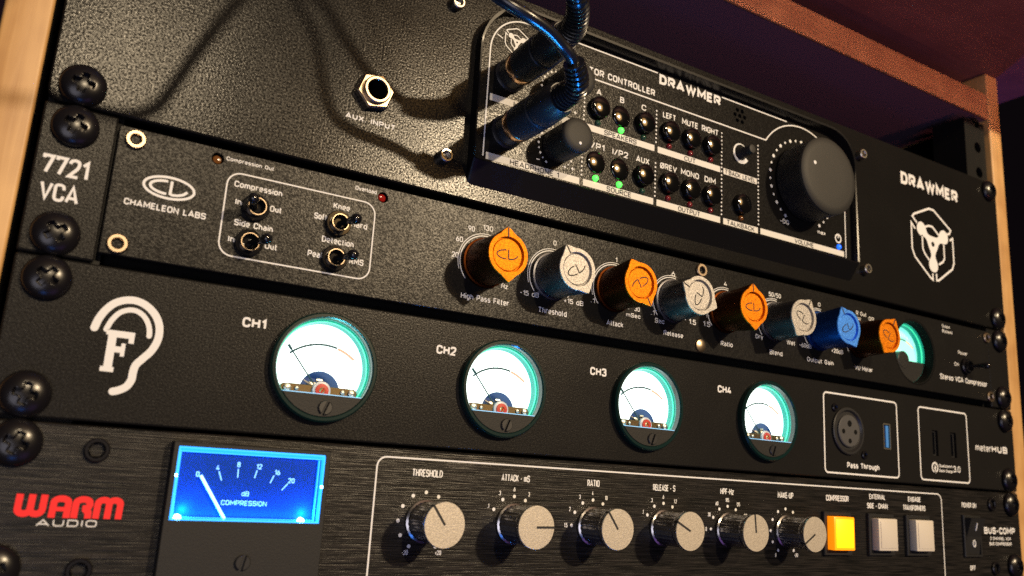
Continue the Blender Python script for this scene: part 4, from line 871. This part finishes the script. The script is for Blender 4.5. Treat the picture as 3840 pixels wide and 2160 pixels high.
mb.text('dB', -173.2, -171.0, -62.1, 1.4, D, 0.0).text('COMPRESSION', -178.7, -165.5, -64.8, 1.4, D, 0.0)
mark('dial_marking', mb, BLUEMARK, me_)
obj('needle', MB().tube([(-185.5, 2.2, -56.8), (-177.4, 2.2, -68.6)], 0.42, 8), NEEDLELIT, me_)
obj('window', MB().poly([(-192.6, -69.15), (-149.8, -69.15), (-149.8, -48.9), (-192.6, -48.9)], 3.85), PANE, me_, smooth=None)
s = obj('cover_screw', slot_screw_mb(2.2, 0.9, 0.8, 12), BLACKP, me_, at=(0, 0, 0)); s.location = (Vector((-171.2, -4.0, -80.4)) - WORLD_AT[me_.name]) * S
# frame line and knobs
mark('frame_marking', MB().ribbon(rrect(-131.3, 171.2, -89.5, -48.0, 3.2), 0.55, 0.09, True), PRINT, bc)
WK = (-113.1, -79.0, -44.8, -10.6, 23.9, 58.3); WT = (-36, 89, -36, -63, -5, -122); WZ = -67.9
def turn_knob():
    k = obj('control_knob', MB().lathe(0, 0, [(6.0, 0.1), (6.9, 0.3), (6.9, 1.2), (6.2, 1.6)], 56, cap1=False).loft([([((6.4 - 0.16 * (i % 4 > 1)) * math.cos(2 * PI * i / 96), (6.4 - 0.16 * (i % 4 > 1)) * math.sin(2 * PI * i / 96)) for i in range(96)], q) for q in (1.6, 12.2)], cap=False).lathe(0, 0, [(6.2, 12.2), (6.7, 12.4), (6.9, 13.0), (7.15, 13.4), (7.2, 14.9), (7.1, 15.2)], 56, cap1=False), CHROME, None, at=(0, 0, 0))
    for i in range(1): pass
    c = obj('knob_cap', MB().lathe(0, 0, [(7.1, 15.2), (7.0, 15.5), (0.02, 15.52)], 56), CHAMP, k, at=(0, 0, 0)); c.location = (0, 0, 0)
    q = obj('pointer_line', MB().box(-0.38, 0.38, 13.5, 15.6, 0.0, 7.25), DARKINK, k, at=(0, 0, 0), smooth=None); q.location = (0, 0, 0)
    return k
tkp = turn_knob()
for i, (x, t) in enumerate(zip(WK, WT)):
    if i == 0:
        tkp.parent = bc; w = Vector((x, 0, WZ)); WORLD_AT[tkp.name] = w; tkp.location = (w - WORLD_AT[bc.name]) * S; tkp.rotation_euler = (0, math.radians(t), 0)
    else: dup(tkp, bc, (x, 0, WZ), t)
NUM = (('-20', None, None, None, None, None, None, None, '+20'), ('.1', '.3', '.6', '3', '10', '30'), ('1.5', '2', '3', '4', '10'), ('.1', '.3', '.6', '1.2', 'A'), ('0', '30', '60', '105', '125', '185'), ('0', None, None, None, None, None, None, None, '+20'))
for i, x in enumerate(WK):
    mb = MB()
    n9 = i in (0, 5)
    angs = [-150 + 300 * k / 8 * 1.0 for k in range(9)] if n9 else None
    if n9: angs = [-148, -118, -89, -60, -30, 0, 30, 60, 148] if False else [-149, -119, -90, -60, -30, 0, 30, 60, 149]
    else: angs = {1: [-60, -30, 0, 30, 60, 90], 2: [-90, -60, -30, 0, 30], 3: [-60, -30, 0, 30, 60], 4: [-90, -60, -30, 0, 30, 60]}[i]
    for k, a in enumerate(angs):
        r = math.radians(a); mb.disc(x + 9.25 * math.sin(r), WZ + 9.25 * math.cos(r), 0.62, 0.09, 16)
        s = NUM[i][k]
        if s:
            rr = 11.6
            if n9: mb.ctext(s, x + 7.0 * (1 if a > 0 else -1) * (0.85 if i == 0 else 0.9), -78.5, 1.5, 0.09, 0.01, 0.7)
            else:
                wx = {'.1': 0.1}.get(s, 0); mb.ctext(s, x + rr * math.sin(r) * 1.0 + (0.3 if a > 0 else -0.2), WZ - 0.75 + (rr - 0.2) * math.cos(r) + (0.3 if abs(a) < 40 else 0), 1.55, 0.09, 0.01, 0.68)
    mark('scale_marking', mb, PRINT, bc)
for s, a, b, z, c in (('THRESHOLD', -118.8, -107.5, -53.7, 2.45), ('ATTACK - mS', -84.7, -72.9, -53.6, 2.4), ('RATIO', -47.7, -42.0, -53.8, 2.45), ('RELEASE - S', -16.1, -4.6, -54.0, 2.5), ('HPF-Hz', 19.8, 27.4, -54.0, 2.5), ('MAKE-UP', 53.6, 63.4, -54.2, 2.6), ('COMPRESSOR', 84.7, 100.2, -54.2, 2.6), ('POWER ON', 188.4, 201.1, -53.8, 2.5), ('OFF', 192.6, 197.4, -84.6, 2.4)):
    mark('lettering', MB().text(s, a, b, z, c, 0.09, 0.012), PRINT, bc)
mark('lettering', MB().text('EXTERNAL', 115.0, 126.8, -52.4, 2.4, 0.09, 0.012).text('SIDE - CHAIN', 113.2, 128.4, -56.6, 2.5, 0.09, 0.012), PRINT, bc)
mark('lettering', MB().text('ENGAGE', 144.2, 154.2, -52.5, 2.4, 0.09, 0.012).text('TRANSFORMERS', 140.0, 157.7, -56.6, 2.5, 0.09, 0.012), PRINT, bc)
mark('lettering', MB().text('BUS-COMP', 207.0, 235.5, -66.5, 3.4, 0.09, 0.03).text('2 CHANNEL VCA', 212.0, 231.2, -69.5, 1.6, 0.09, 0.02).text('BUS COMPRESSOR', 211.1, 231.6, -72.2, 1.6, 0.09, 0.02), PRINT, bc)
for i, x in enumerate((90.6, 121.4, 149.4)):
    bz = obj('square_button', MB().plate([(x - 9.2, -77.6), (x + 9.2, -77.6), (x + 9.2, -58.9), (x - 9.2, -58.9)], 1.6, 0.05, [[(x - 7.3, -75.6), (x + 7.3, -75.6), (x + 7.3, -60.4), (x - 7.3, -60.4)]], c=0.3), BLACKP, bc, label='square button glowing yellow' if i == 0 else None)
    lit = i == 0
    obj('button_lens', MB().box(x - 6.9, x + 6.9, 0.1, 5.0, -75.2, -60.8, 0.5), AMBERLIT if lit else IVORY, bz)
    obj('button_face', MB().box(x - 5.6, x + 5.6, 4.9, 5.25, -74.0, -62.0, 0.15), YELLOWLIT if lit else IVORY, bz)
rk = obj('power_switch', MB().plate([(187.4, -78.0), (202.4, -78.0), (202.4, -57.6), (187.4, -57.6)], 1.3, 0.05, [[(188.6, -76.9), (201.2, -76.9), (201.2, -58.7), (188.6, -58.7)]], c=0.3), BLACKP, bc)
rb = MB(); pr = [(-76.8, 0.4), (-68.0, 1.6), (-58.8, 4.6)]
for (z0, d0), (z1, d1) in zip(pr, pr[1:]): rb.face([rb.v(188.8, d0, z0), rb.v(201.0, d0, z0), rb.v(201.0, d1, z1), rb.v(188.8, d1, z1)])
rb.face([rb.v(188.8, 0, -58.8), rb.v(188.8, 0, -76.8), rb.v(188.8, 0.4, -76.8), rb.v(188.8, 1.6, -68.0), rb.v(188.8, 4.6, -58.8)]); rb.face([rb.v(188.8, 0, -58.8), rb.v(201.0, 0, -58.8), rb.v(201.0, 4.6, -58.8), rb.v(188.8, 4.6, -58.8)])
obj('rocker', rb, BLACKP, rk, smooth=None)
mb = MB(); mb.tube([(194.4, 4.0, -61.2), (194.6, 2.9, -64.9)], 0.33, 8); mb.tube([(195.4 + 1.0 * math.cos(t), 1.25, -71.4 + 1.6 * math.sin(t)) for t in [2 * PI * i / 20 for i in range(21)]], 0.3, 8, caps=False)
obj('rocker_marking', mb, PRINT, rk)

# ------------------------------------------------------------------ render settings
scene.cycles.max_bounces = 8; scene.cycles.glossy_bounces = 5; scene.cycles.transparent_max_bounces = 12
scene.cycles.sample_clamp_indirect = 4.0
scene.cycles.use_denoising = False
